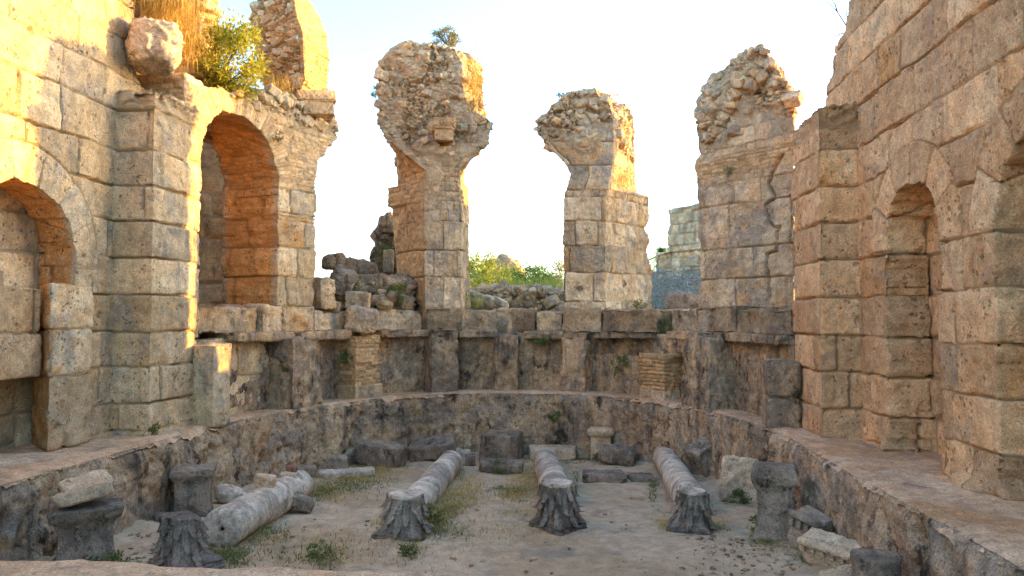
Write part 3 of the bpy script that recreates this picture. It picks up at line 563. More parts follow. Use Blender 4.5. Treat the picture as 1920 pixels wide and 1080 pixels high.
# ------------------------------------------------------------------ apse parapet: panelled face, pilasters, cornice slabs and the course above
ap = thing('apse_parapet', (CX, 16.9, 0), 'low curved dark panelled wall with stub pilasters under broken cornice slabs', 'wall')
u0, u1 = pu(425), pu(1488)
P, Fq, u, v, w = panel(lambda u, v: sdpoly(u, v, [(u0, -.1), (u1, -.1), (u1, 1.24), (u0, 1.24)]), (u0, u1), (-.1, 1.24), .024, PC.map, .9, 5, .012, 500)
V, t = stone(P, Fq, u, v, Courses([-.1, .35, .8, 1.5], 501, (1.5, 3)), 503, amp=.045, fine=.012, groove=.015, gw=.012, off=.01, rnd=.012, pit=.05, pscale=5, pthr=.65)
put('panelled_face', V, Fq, M['parapet'], ap, t)
def curve_box(ua, ub, w0, w1, z0, z1, seed, mat, parent, name, res=.024, cs=None, amp=.02, taper=0., pit=.03, rnd=.03, **kw):
    q = lambda u, w: PC.map(np.array([u]), np.array([0.]), np.array([w]))[0]
    n = 1
    c = [dict(z=[z0, z1], x=[q(a+s*taper, b-taper*(b == w0))[0], q(a, b)[0]], y=[q(a+s*taper, b-taper*(b == w0))[1], q(a, b)[1]]) for a, b, s in ((ua, w0, -1), (ub, w0, 1), (ub, w1, 1), (ua, w1, -1))]
    P, Fs, u, cap = loft(c, z0, z1, res, 6, .01); V, t = stone(P, Fs, u, P[:, 2], cs or Courses([z0-1, z1+1], seed, (8, 9), wmin=20), seed, amp=amp, fine=.009, pit=pit, pscale=6, rnd=rnd, **kw)
    return put(name, V, Fs, mat, parent, t)
# pilasters standing out of the parapet (their width, front and height)
for k, (xa, xb, wf, zt) in enumerate([(508, 562, .5, 1.24), (798, 850, .48, 1.24), (931, 976, .42, 1.2), (1066, 1112, .45, 1.16), (1320, 1374, .45, 1.22)]):
    curve_box(pu(xa), pu(xb), -wf, .1, -.06, zt, 520+k, M['parapet'], ap, 'pilaster', taper=.04, amp=.06, pit=.06)
# brick piers
for k, (xa, xb, wf, zt) in enumerate([(640, 688, .45, 1.24), (1228, 1278, .42, .86)]):
    z = [-.1, .17 if k else .25]+bricks(.25 if k else .33, 1.3, .075)
    curve_box(pu(xa), pu(xb), -wf, .1, -.06, zt, 540+k, M['pier'], ap, 'brick_pier', cs=Courses(z, 545+k, (3, 4.5), wmin=.3), amp=.02, rnd=.02, gw=.018, groove=.05, off=.055, rwarp=2., res=.015)
# cornice slabs: from column, to column, front, underside, top
for k, (xa, xb, wf, za, zb) in enumerate([(428, 540, .16, 1.24, 1.33), (541, 642, .24, 1.22, 1.33), (704, 800, .16, 1.22, 1.32), (801, 857, .3, 1.25, 1.33), (858, 932, .16, 1.2, 1.31),
      (986, 1062, .2, 1.18, 1.28), (1063, 1112, .28, 1.17, 1.27), (1114, 1236, .12, 1.19, 1.29), (1281, 1347, .34, 1.23, 1.33), (1348, 1428, .14, 1.23, 1.33), (1429, 1484, .12, 1.22, 1.31)]):
    curve_box(pu(xa)+.01, pu(xb)-.01, -wf-.06, .5, za-.04, zb, 560+k, M['parapet'], ap, 'cornice_slab', amp=.03, rnd=.03, pit=.03, res=.02)
# the course above the cornice: every block a part
for k, (xa, xb, w0, za, zb) in enumerate([(380, 490, .05, 1.33, 1.76), (491, 528, -.02, 1.33, 1.8), (529, 589, -.03, 1.33, 1.8), (590, 652, .0, 1.33, 1.72), (706, 800, .28, 1.31, 1.75), (801, 868, -.05, 1.32, 1.8), (869, 930, .0, 1.3, 1.72),
      (931, 960, .45, 1.2, 1.78), (961, 984, .4, 1.2, 1.76), (985, 1004, .12, 1.28, 1.72), (1005, 1056, .06, 1.27, 1.72), (1057, 1130, -.03, 1.27, 1.82), (1131, 1233, -.02, 1.28, 1.76), (1234, 1262, .4, 1.1, 1.7), (1258, 1308, .12, 1.28, 1.74),
      (1309, 1385, -.05, 1.33, 1.8), (1386, 1484, .0, 1.32, 1.72)]):
    curve_box(pu(xa)+.008, pu(xb)-.008, w0, 1.0, za, zb, 580+k, M['pier' if k < 5 or k == 11 else 'rubble'], ap, 'course_block', amp=.05, rnd=.06, pit=.05, res=.025)
# ================================================================== RUINS BEYOND THE BATH
R0 = np.random.RandomState(7)
def ruin(name, label, cs, z0, z1, courses, seed, mat, part='masonry', rub=None, res=.035, cat='wall', parent=None, ratio=(1, 2), nr=0, **kw):
    P, Fs, u, cap = loft(cs, z0, z1, res, 8, .08)
    rb = cap if rub is None else np.maximum(cap, rub(P, u))
    V, t = stone(P, Fs, u, P[:, 2], Courses(courses, seed, ratio) if courses else None, seed, rub=rb, **{**dict(amp=.04, fine=.01, groove=.04, gw=.02, off=.03, rnd=.03, pit=.03, pscale=5), **kw})
    if nr: V, Fs, t = rubble_on(V, Fs, t, rb, nr, .1, .4, seed+3)
    if parent is not None: return put(part, V, Fs, M[mat], parent, t)
    return put(name, V, Fs, M[mat], None, t, label=label, cat=cat)
xy = lambda x, y: dict(z=[0], x=[x], y=[y])
ruin('ruined_wall', 'dim masonry wall seen deep inside the tall arch', [xy(-9.0, 8), xy(-9.0, 16.5), xy(-6.75, 16.6), xy(-6.75, 17.4), xy(-10, 17.4), xy(-10, 8)], -1.9, 6.6, even(-2, 7, .5, 3), 601, 'left', res=.06)  # perpendicular far leg added out of view to keep sun off this wall
ow = thing('ruined_wall', (6, 24, 1), 'distant pale wall of small grey blocks stepping up behind the palm, unseen right end added to block sun', 'wall')
q = [(3.0, 28.6), (9.0, 21.6), (9.9, 22.2), (3.9, 29.2)]  # right-hand run is unseen, drawn out to shade the piers
ruin('', '', [dict(z=[1, 3.3, 3.31, 4.0, 4.01, 6.2], x=[x-a*.55*k, x-a*.55*k, x-.3*a*k, x-.3*a*k, x, x], y=[y+a*.85*k, y+a*.85*k, y+a*.45*k, y+a*.45*k, y, y]) for (x, y), a, k in zip(q, (1, 0, 0, 1), (1.3,)*4)],
     .8, 5.6, even(.5, 6.5, .42, 9), 611, 'pier', parent=ow, ratio=(.8, 1.5), rnd=.05, off=.05)
ruin('', '', [xy(8.9, 19.65), xy(9.9, 19.65), xy(9.9, 21.1), xy(8.9, 21.1)], .8, 7.6, even(.5, 8, .45, 9), 612, 'pier', parent=ow, part='tall_sun_blocker')  # this stub and the next two: added out of view to block sun
ruin('', '', [xy(8.9, 21.1), xy(9.9, 21.1), xy(9.9, 22.2), xy(8.95, 21.7)], .8, 5.5, even(.5, 8, .45, 9), 614, 'pier', parent=ow, part='low_sun_blocker')
ruin('', '', [xy(8.9, 18.55), xy(9.9, 18.55), xy(9.9, 19.65), xy(8.9, 19.65)], .8, 4.9, even(.5, 8, .45, 9), 613, 'pier', parent=ow, part='low_sun_blocker')
# upper mass behind the lit wall, boulder, brick stump over the arch
cc = lambda d, pts: corner(d, pts)
ruin('rubble_mass', 'overgrown rubble mass high behind the lit wall, crowned with dry grass', [cc(11.2, [(120, 246), (60, 244), (-60, 240)]), cc(12.9, [(150, 392), (60, 380), (20, 398), (-60, 400)]), cc(14.2, [(150, 400), (-60, 398)]), cc(13.4, [(120, 250), (-60, 250)])],
     4.9, 7.6, None, 621, 'rubble', rub=lambda P, u: np.ones(len(P)), rsize=.3, rdep=.16, amp=.06, cat='ruin', nr=150)
V, Fq = rock(.68, .74, .66, 34, .022, 4, .06); V = rot(V, .06, .12, .5)+dp(288, 88, 10.75); put('boulder', V, Fq, M['tan'], label='pale sunlit boulder perched on the wall top by the pilaster', cat='boulder', tint=np.full((len(V), 3), .7))
bs = thing('brick_stump', tuple(dp(545, 170, 15)), 'tall stump of brick and rubble standing on top of the arched wall', 'ruin')
P, Fs, u, cap = loft([cc(14.9, [(175, 497), (110, 482), (55, 469), (25, 470), (5, 480), (-20, 484)]), cc(14.45, [(175, 560), (150, 572), (60, 568), (30, 556), (-20, 548)]), cc(15.4, [(175, 614), (160, 613), (95, 619), (70, 612), (40, 603), (10, 588), (-20, 580)]), cc(16, [(175, 560), (60, 556), (-20, 540)])], 5.4, 8.0, .017, 8, .1)
br = sstep(0, 1, (u-.93)/.04); rubm = np.maximum(1-br, cap)
V, t = stone(P, Fs, u, P[:, 2], Courses(bricks(5.3, 8.6, .078), 631, (2.6, 4.2), wmin=.18), 631, amp=.03, groove=.05, gw=.02, off=.035, rnd=.012, pit=.03, rub=rubm*.9, rsize=.15, rdep=.09)
V, Fs, t = rubble_on(V, Fs, t, rubm, 130, .06, .22, 633)
put('brickwork', V, Fs, M['pier'], bs, t)
ruin('rubble_bank', 'shadowed bank of tumbled rubble filling the left window gap', [cc(16.3, [(620, 575), (470, 575)]), cc(16.9, [(620, 775), (520, 770)]), cc(19, [(620, 770), (470, 770)]), cc(18.6, [(620, 560), (470, 560)])], .9, 2.35, None, 641, 'parapet',
     rub=lambda P, u: np.ones(len(P)), rsize=.28, rdep=.14, amp=.07, cat='rubble', nr=160)
ruin('ruined_stub', 'grey jagged wall stub leaning out from behind the taller pier', [cc(18.6, [(560, 690), (520, 690), (478, 690), (474, 700), (440, 708), (418, 722)]), cc(18.6, [(560, 775), (440, 770), (418, 735)]), cc(19.4, [(560, 775), (418, 740)]), cc(19.4, [(560, 700), (478, 700), (440, 712), (418, 726)])], 1.2, 3.95, None, 651, 'fallen',
     rub=lambda P, u: np.ones(len(P)), rsize=.3, rdep=.1, amp=.06, cat='ruin', nr=50)
def loose(name, px, py, d, sz, r, seed, mat, label, cat='stone block', pw=24, rough=.018, chips=.06, tint=.5, pos=None, group=None, hw=True):
    V, Fq = block(*sz, res=max(.022, max(sz)/30), pw=pw, seed=seed, rough=rough, chips=chips); V = rot(V, *r)
    p = np.array(pos) if pos is not None else dp(px, py, d)
    if pos is not None: V[:, 2] -= V[:, 2].min()
    V = V+p; t = np.tile([tint, 0, (seed*37 % 100)/100.], (len(V), 1)); return put(name, V, Fq, M[mat], None, t, label=label, cat=cat, group=group)
loose('stone_block', 605, 550, 15.1, (.36, .4, .62), (0, 0, .9), 701, 'pier', 'upright squarish pale block beside the arched wall, left of the rubble')
loose('boulder', 641, 528, 15.9, (.5, .6, .58), (.2, .35, .4), 702, 'fallen', 'big tilted boulder with a brown underside in the left window gap', 'boulder', 5, .03, .1)
loose('stone_block', 671, 564, 15.9, (.5, .45, .36), (0, .05, .2), 703, 'pier', 'pale squared block lying under the tilted boulder')
loose('stone_block', 679, 600, 15.35, (.62, .6, .5), (.0, .12, .3), 704, 'pier', 'big rounded block sitting on the white brick pier', pw=6, rough=.025)
loose('boulder', 668, 502, 17.6, (.95, .6, .4), (0, .15, .1), 705, 'parapet', 'long dark boulder along the top of the rubble bank', 'boulder', 4, .04, .12)
loose('boulder', 626, 490, 17.6, (.55, .5, .36), (0, -.1, .5), 706, 'parapet', 'dark rounded boulder at the left end of the rubble bank top', 'boulder', 3.5, .04, .12)
loose('stone_block', 688, 533, 16.9, (.72, .4, .42), (0, 0, .1), 707, 'parapet', 'dark squared block in the middle of the rubble bank')
loose('stone_block', 728, 490, 18.2, (.24, .3, .55), (0, .05, .3), 708, 'rubble', 'small upright block against the jagged grey stub')
for k, (px, py, s) in enumerate([(706, 562, .24), (722, 566, .3), (735, 556, .2), (716, 551, .18), (618, 570, .18), (628, 576, .22)]):
    loose('rubble_stone', px, py, 16.3 if px > 650 else 15.3, (s*1.2, s, s*.8), (k, .3*k, k*.7), 711+k, 'rubble', 'small loose stone on the rubble between arch and taller pier', 'stone', 4, .02, .1, group='small stones on the rubble bank')
# low wall, stone heap, pillar and scrub seen through the middle opening
ruin('rubble_wall', 'low dark rubble wall across the middle opening, bushes behind', [cc(22, [(600, 868), (534, 868)]), cc(22.5, [(600, 1070), (545, 1070)]), cc(23.5, [(600, 1070), (545, 1070)]), cc(23, [(600, 868), (534, 868)])], 1.0, 2.38, None, 661, 'rubble',
     rub=lambda P, u: np.ones(len(P)), rsize=.3, rdep=.12, amp=.05, nr=160)
for k, (px, py, s) in enumerate([(888, 556, .5), (905, 562, .45), (922, 566, .42), (938, 569, .4), (893, 569, .5), (912, 571, .4)]):
    loose('pale_stone', px, py, 19.6, (s*1.2, s, s*.55), (.1*k, .35, .4*k), 721+k, 'marble', 'whitish stone in the pale heap sloping down beside the taller pier', 'stone', 4, .03, .1, tint=1., group='pale stones in the middle opening')
sp_ = thing('stone_pillar', tuple(dp(941, 535, 38)), 'distant broken pillar of stacked stones rising above yellow bushes', 'pillar')
for k, (px, py, sz) in enumerate([(944, 487, (.55, .5, .5)), (939, 497, (.85, .7, .4)), (942, 483, (.4, .4, .3))]):
    V, Fq = block(*sz, res=.05, pw=5, seed=731+k, rough=.05); V = rot(V, 0, .1*k, k)+dp(px, py, 38); put('stone', V, Fq, M['rubble'], sp_, np.full((len(V), 3), .5))
V, Fq = rock(2.2, 1.8, 2.4, 735, .08, 3, .1); V += dp(940, 530, 38); put('boulder_base', V, Fq, M['rubble'], sp_, np.full((len(V), 3), .5))
loose('boulder', 1290, 570, 18.2, (1.1, .8, .5), (0, .1, .2), 741, 'fallen', 'dark boulder in the right window gap below bluish scrub', 'boulder', 4, .05, .12)
# ================================================================== FLOOR OF THE BATH
def at(px, py, dz=0.):
    z = FLOOR
    for _ in range(6): q = gp(px, py, z+dz); z = float(fl(q[1]))
    return gp(px, py, z+dz)
def shaft(label, A, B, r0, r1, seams, seed, tn=.5):
    A, B = np.array(A), np.array(B); L = np.linalg.norm(B-A); ax_ = (B-A)/L; e1 = np.cross(ax_, [0, 0, 1.]); e1 /= np.linalg.norm(e1); e2 = np.cross(e1, ax_)
    nl, na = int(L/.022), 72; s = np.linspace(0, L, nl); a = np.arange(na)*2*PI/na; S_, A_ = np.meshgrid(s, a, indexing='ij'); r = r0+(r1-r0)*S_/L
    ed = np.minimum(S_, L-S_); r = r-.018*np.exp(-ed/.012); s2 = S_+.05*np.sin(A_*2+seed)+.03*np.sin(A_*5+seed*2)
    jog = np.zeros(s.shape)
    for k, q in enumerate(seams): r = r-.03*np.exp(-((s2-q*L)/.018)**2); jog += .018*((-1)**k)*(s > q*L)
    P = A+ax_*S_[..., None]+e1*(r*np.cos(A_)+jog[:, None])[..., None]+e2*(r*np.sin(A_))[..., None]
    V = [P.reshape(-1, 3)]; idx = np.arange(nl*na).reshape(nl, na); Fs = [np.stack([idx[:-1], idx[1:], np.roll(idx[1:], -1, 1), np.roll(idx[:-1], -1, 1)], -1).reshape(-1, 4)]; o = nl*na
    for end, row in ((A, idx[0]), (B, idx[-1])):
        prev = row
        for q in (.8, .6, .4, .2, .1):
            ring_ = end+(P.reshape(-1, 3)[row]-P.reshape(-1, 3)[row].mean(0))*q-(ax_ if end is A else -ax_)*(-.03 if q < .15 else 0.0); V.append(ring_); cur = np.arange(na)+o; o += na
            f = np.stack([prev, np.roll(prev, -1), np.roll(cur, -1), cur], 1); Fs.append(f if end is A else f[:, ::-1]); prev = cur
    V = np.vstack(V); Fq = np.vstack(Fs); N = vnorm(V, Fq)
    if (N[nl//2*na]*e1).sum() < 0: Fq = Fq[:, ::-1]; N = -N
    f1, f2, cid = worley(V*5, seed); chip = (cid > .72)*(1-sstep(.1, .5, f1))*sstep(-.1, .4, vnoise(V*1.7, seed+2))
    V = V+N*(.008*fbm(V*3, 4, seed)+.004*fbm(V*18, 3, seed+1)-.03*chip)[:, None]
    return put('column_shaft', V, Fq, M['marble'], None, np.full((len(V), 3), tn), label=label, cat='column', group='fallen column shafts on the bath floor')
def z_at(p, dz): return np.array([p[0], p[1], FLOOR+dz])
shaft('pale fallen column with a red brick and stones lying on it', at(415, 993, .2), at(562, 908, .2), .232, .225, (.52, .78), 801, 1.)
shaft('fallen grey column running back behind the splay-leafed capital, cracked in three', z_at(gp(776, 948, FLOOR+.23), .23), at(847, 864, .2), .225, .205, (.2, .43), 802)
shaft('short fallen column lying straight back behind the upright middle capital', at(1044, 925, .2), at(1022, 862, .2), .23, .215, (.3, .5), 803)
shaft('fallen grey streaked column slanting back toward the right side of the apse', at(1293, 935, .2), at(1240, 852, .2), .225, .215, (.38,), 804)
def capital(label, px, py, rt, rb, h, rz, seed, lean=(0, 0), brk=0.):
    p = at(px, py); n, m = 224, 110; t = np.linspace(0, 1, m); a = np.arange(n)*2*PI/n+rz; T, A_ = np.meshgrid(t, a, indexing='ij')   # t: 0 ground, 1 top
    bell = rt*1.0+(rb*.72-rt)*np.clip(1-T, 0, 1)**2.2
    c4 = np.abs(np.cos(2*(A_-rz))); sq = rb*(.80+.30*c4**3); ab = 1-sstep(.10, .17, T)
    leaf = np.zeros(T.shape)
    for lo, hi, ph, amp, nn in ((.55, .97, 0., .085, 8), (.26, .72, .5, .11, 8), (.14, .42, 0., .1, 8)):
        q = ((A_-rz)*nn/(2*PI)+ph) % 1-.5; v = np.clip((hi-T)/(hi-lo), 0, 1); wd = .42*np.sin(np.clip(v*1.1+.12, 0, 1)*PI)**.6*(1-.12*np.cos(v*30)); mk_ = sstep(wd+.04, wd-.05, np.abs(q))*sstep(0, .06, v)*sstep(1.0, .95, v)
        rel = rt/.19*amp*(.2+.3*v+1.0*v**5)*(1-1.1*q*q)*(1+.28*np.cos(q*2*PI*5.5)); leaf = np.maximum(leaf, mk_*rel*.12)
    vol = sstep(.34, .16, T)*sstep(.1, .16, T)*c4**8*rb*.42
    r = np.where(ab > .5, sq*(1-.03*np.cos(T*60)), bell+leaf+vol); r = r-.02*np.exp(-((T-1)/.02)**2)
    P = np.stack([r*np.cos(A_), r*np.sin(A_), T*h], -1).reshape(-1, 3); idx = np.arange(m*n).reshape(m, n)
    Fs = [np.stack([idx[:-1], np.roll(idx[:-1], -1, 1), np.roll(idx[1:], -1, 1), idx[1:]], -1).reshape(-1, 4)]; V = [P]; prev = idx[-1]; o = n*m
    for k in (.85, .65, .45, .3, .28, .1):
        zc = h-(.0 if k > .29 else .012); V.append(np.stack([P[idx[-1], 0]*k, P[idx[-1], 1]*k, np.full(n, zc)], 1)); cur = np.arange(n)+o; o += n
        Fs.append(np.stack([prev, np.roll(prev, -1), np.roll(cur, -1), cur], 1)); prev = cur
    V.append(np.array([[0, 0, h-.012]])); V = np.vstack(V); tri = np.stack([prev, np.roll(prev, -1), np.full(n, o)], 1); Fs = [np.vstack(Fs), tri]; W = V+p
    N = vnorm(V, Fs); er = fbm(W*4, 4, seed, .6); f1, f2, cid = worley(W*11, seed+3)
    side = sstep(h-.005, h-.04, V[:, 2]); V = V+N*(side*(.014*er-.02*(cid > .7)*(1-sstep(.1, .45, f1)))+.004*fbm(W*20, 3, seed+5))[:, None]
    if brk: V = V-np.clip(V@np.array([.5, .3, .81])-brk, 0, None)[:, None]*np.array([.5, .3, .81])*.9
    V = rot(V, *lean, 0)+p; V[:, 2] -= .02
    lv = []
    for lo, hi, ph, out, w0, nn in ((.66, .985, 0., .085, .44, 8), (.42, .8, .5, .11, .46, 8), (.16, .56, 0., .13, .46, 8)):
        for k in range(nn):
            th = rz+(k+ph)*2*PI/nn+R0.normal()*.03; v = np.linspace(0, 1, 22); q = np.linspace(-1, 1, 15); VV, QQ = np.meshgrid(v, q, indexing='ij'); cut = 1 if R0.rand() > .25 else R0.uniform(.6, .85); VV = VV*cut
            tz = hi-(hi-lo)*np.minimum(VV*1.12, 1-.25*np.clip(VV-.86, 0, 1)/.14*.25); rb_ = rt+(rb*.72-rt)*np.clip(1-tz, 0, 1)**2.2
            wd = w0*PI/nn*2*(.55+.45*np.sin(np.clip(VV*1.1, 0, 1)*PI))*(1-.16*np.cos(VV*26))*np.sqrt(np.clip(1.02-VV**5, 0, 1))
            rr = rb_+.012+out*rt/.19*(.1*VV+VV**3)*(1-.45*QQ**2)+.014*np.abs(np.cos(QQ*PI*2.5))*(1-.3*VV)-.012*QQ**2+.012*(np.abs(QQ) < .12); a_ = th+QQ*wd*.5
            P1 = np.stack([rr*np.cos(a_), rr*np.sin(a_), tz*h], -1); P2 = P1-np.stack([np.cos(a_), np.sin(a_), a_*0], -1)*.018; g = np.arange(22*15).reshape(22, 15); f = np.stack([g[:-1, :-1], g[1:, :-1], g[1:, 1:], g[:-1, 1:]], -1).reshape(-1, 4); n0 = 22*15
            e = np.concatenate([g[0], g[1:, -1], g[-1, -2::-1], g[-2:0:-1, 0]]); ed = np.stack([e, np.roll(e, -1), np.roll(e, -1)+n0, e+n0], 1)
            lv.append((np.vstack([P1.reshape(-1, 3), P2.reshape(-1, 3)]), np.vstack([f, f[:, ::-1]+n0, ed]), np.tile([.5+.4*R0.rand(), 0, .4], (2*n0, 1))))
    LV, LF, LT = join(lv); LV = LV+.008*np.stack([fbm((LV+p)*14, 3, seed+k) for k in (11, 12, 13)], 1)
    if brk: LV = LV-np.clip(LV@np.array([.5, .3, .81])-brk, 0, None)[:, None]*np.array([.5, .3, .81])*.9
    root = thing('column_capital', tuple(p), label, 'capital', 'carved capitals standing upside down'); put('bell', V, Fs, M['capital'], root, np.full((len(V), 3), .5)); put('acanthus_leaves', rot(LV, *lean, 0)+p-[0, 0, .02], LF, M['leafstone'], root, LT)
    if not brk:
        cs = [dict(z=[0], x=[rt*.97*math.cos(b)], y=[rt*.97*math.sin(b)]) for b in np.linspace(0, 2*PI, 41)[:-1]]; P, Fs, u, cap = loft(cs, h-.02, h+.022, .014, 6, -.008)
        D, t = stone(P, Fs, seed=seed+9, amp=.006, fine=.003, pit=.012, pscale=10); put('neck_disc', rot(D, *lean, 0)+p-[0, 0, .02], Fs, M['marble'], root, t)
    return root
capital('battered carved capital standing by the pale column end, one side broken off', 343, 1068, .165, .36, .57, .3, 811, (.02, -.03), .5)
capital('carved capital with leaves splaying wide, in front of the cracked grey column', 757, 1004, .2, .38, .5, .7, 812, (0, .04))
capital('tall dark carved capital with a smooth disc top, before the short middle column', 1046, 990, .195, .335, .57, .1, 813)
capital('small carved capital with pale leaf tips, before the slanting right column', 1296, 994, .16, .33, .5, .5, 814, (.03, .05))
def pedestal(label, px, py, prof, rz, seed, mat, name='pedestal', asp=1.):
    p = at(px, py); cs = []
    for sx, sy in ((-1, -1), (1, -1), (1, 1), (-1, 1)):
        z, x, y = [], [], []
        for zz, hw in prof:
            vx, vy = sx*hw, sy*hw*asp; z.append(p[2]-.04+zz); x.append(p[0]+vx*math.cos(rz)-vy*math.sin(rz)); y.append(p[1]+vx*math.sin(rz)+vy*math.cos(rz))
        cs.append(dict(z=z, x=x, y=y))
    P, Fs, u, cap = loft(cs, p[2]-.04, p[2]-.04+prof[-1][0], .018, 10, .01); V, t = stone(P, Fs, seed=seed, amp=.016, fine=.007, pit=.025, pscale=9)
    return put(name, V, Fs, M[mat], None, t, label=label, cat='pedestal')
pedestal('dark stone pedestal with a flared top carrying two pale slabs', 158, 1066, [(0, .3), (.1, .29), (.14, .255), (.46, .235), (.55, .27), (.6, .31), (.68, .33)], .62, 821, 'fallen')
pedestal('square grey pedestal with a moulded cap, standing alone by the left basin wall', 362, 966, [(0, .25), (.1, .24), (.13, .22), (.5, .21), (.56, .235), (.6, .27), (.67, .265)], .42, 822, 'fallen')
pedestal('slim stone post with a rounded cushion cap at the back of the bath', 1128, 862, [(0, .21), (.48, .2), (.52, .2), (.56, .26), (.64, .275), (.7, .23)], -.12, 823, 'tan', 'stone_post')
pedestal('tall dark waisted pedestal with a broken top by the right basin wall', 1455, 1008, [(0, .26), (.07, .255), (.12, .23), (.3, .19), (.62, .2), (.72, .25), (.78, .265), (.86, .25), (.9, .22)], -.25, 824, 'fallen')
s1 = at(158, 1066); zt = s1[2]+.63
loose('carved_slab', 0, 0, 0, (.46, .3, .09), (.34, -.16, .9), 831, 'tan', 'pale thin slab tilted up at the back of the flared pedestal top', 'slab', pos=(s1[0]-.06, s1[1]+.1, zt+.06), tint=.75)
loose('carved_slab', 0, 0, 0, (.5, .28, .13), (-.12, -.22, .45), 832, 'tan', 'thicker pale slab lying across the front of the flared pedestal top', 'slab', pos=(s1[0]+.05, s1[1]-.1, zt+.0), tint=.8)
def fb(px, py, sz, rz, seed, mat, label, name='stone_block', cat='stone block', tilt=(0, 0), pw=24, rough=.02, dz=-.03, tint=.5, chips=.06):
    p = at(px, py); return loose(name, 0, 0, 0, sz, (tilt[0], tilt[1], rz), seed, mat, label, cat, pw, rough, chips, tint, pos=(p[0], p[1]+sz[1]*.35, p[2]+dz))
fb(545, 898, (.75, .34, .2), .25, 841, 'fallen', 'long grey slab, front one of the slabs by the left basin wall', 'stone_slab', 'slab')
fb(602, 884, (.85, .34, .24), .35, 842, 'fallen', 'raised grey slab behind the front slab by the left basin wall', 'stone_slab', 'slab', (0, -.05), tint=.7)
fb(646, 897, (.95, .3, .14), .45, 843, 'marble', 'low narrow slab ending in dry grass by the left basin wall', 'stone_slab', 'slab')
fb(710, 878, (.9, .5, .42), -.12, 844, 'fallen', 'carved dark block with a cut corner in the dry grass', tilt=(0, .06), rough=.025, chips=.1)
fb(806, 864, (.95, .62, .3), .22, 845, 'fallen', 'dark flat block tilted toward the apse, behind the cracked grey column', tilt=(.18, -.14))
fb(862, 856, (.42, .3, .1), .3, 846, 'tan', 'small tan slab leaning against the tilted dark block', 'stone_slab', 'slab', (.35, .1), tint=.75)
fb(937, 886, (.82, .5, .16), .02, 848, 'fallen', 'flat square slab with weeds under its edge, in front of the holed block', 'stone_slab', 'slab', (.08, -.02))
fb(1034, 862, (.98, .5, .22), .02, 849, 'tan', 'pale-topped slab propped up behind the short middle column', 'stone_slab', 'slab', (.06, 0), tint=.75)
fb(1160, 874, (.72, .5, .34), -.2, 850, 'fallen', 'rounded grey boulder at the foot of the slim stone post', 'boulder', 'boulder', (0, .1), 4, .035, tint=.6, chips=.12)
fb(1134, 904, (.74, .5, .15), -.02, 851, 'fallen', 'flat grey square slab lying left of the slanting right column', 'stone_slab', 'slab')
fb(1204, 903, (.42, .6, .07), .1, 852, 'fallen', 'thin paving slab between the square slab and the slanting column', 'stone_slab', 'slab')
fb(1328, 902, (.55, .42, .62), .5, 853, 'fallen', 'speckled block tipped on its corner right of the slanting column', tilt=(.15, -.5), tint=.75)
fb(1372, 890, (.5, .42, .42), .1, 854, 'fallen', 'dark lump of stone leaning between the tipped block and basin wall', 'boulder', 'boulder', (.2, .4), 4, .03)
fb(1390, 945, (.55, .2, .66), -.15, 855, 'tan', 'pale carved slab standing on edge beside the tall waisted pedestal', 'carved_slab', 'slab', (-.22, .08), 8, .03, tint=.75, chips=.1)
fb(426, 948, (.46, .34, .2), .5, 856, 'marble', 'pale pointed stone beside the square grey pedestal', 'fallen_stone', 'stone', (.1, .25), 4, .03, tint=.8)
fb(300, 985, (.22, .2, .16), .7, 857, 'fallen', 'small grey stone on the ground left of the square pedestal', 'fallen_stone', 'stone', pw=4, rough=.03)
fb(557, 962, (.36, .3, .16), .6, 858, 'fallen', 'thin grey stone leaning against the pale column\'s side', 'fallen_stone', 'stone', (.2, .5), 6, .02)
fb(880, 872, (.2, .25, .2), .2, 859, 'fallen', 'small block touching the far end of the cracked grey column', 'fallen_stone', 'stone')
# block with a round hole in its top
p = at(937, 866); hb = thing('holed_block', (p[0], p[1]+.35, p[2]), 'dark cubic block with a round socket hole in its top', 'stone block')
n = 64; a = np.arange(n)*2*PI/n; rs = 1/np.maximum(np.abs(np.cos(a)), np.abs(np.sin(a))); rows = []
for k in np.linspace(0, 1, 24): rows.append(np.stack([.39*rs*np.cos(a)*(1-.04*k), .36*rs*np.sin(a)*(1-.04*k), np.full(n, .55*k)], 1))
for k in (.9, .8, .65, .52, .5): rows.append(np.stack([(.374*rs*k*(k-.5)/.5+.19*(1-(k-.5)/.5))*np.cos(a), (.346*rs*k*(k-.5)/.5+.15*(1-(k-.5)/.5))*np.sin(a), np.full(n, .55)], 1))
for k in np.linspace(.05, 1, 6): rows.append(np.stack([.185*np.cos(a), .145*np.sin(a), np.full(n, .55-.16*k)], 1))
rows.append(rows[-1]*np.array([.02, .02, 1])); V = np.vstack(rows); idx = np.arange(len(V)).reshape(len(rows), n)
Fq = np.stack([idx[:-1], np.roll(idx[:-1], -1, 1), np.roll(idx[1:], -1, 1), idx[1:]], -1).reshape(-1, 4); V = rot(V, .03, .02, -.1)+np.array([p[0], p[1]+.35, p[2]-.03])
V, t = stone(V, Fq, seed=861, amp=.02, fine=.008, pit=.03, pscale=8); put('holed_stone', V, Fq, M['fallen'], hb, t)
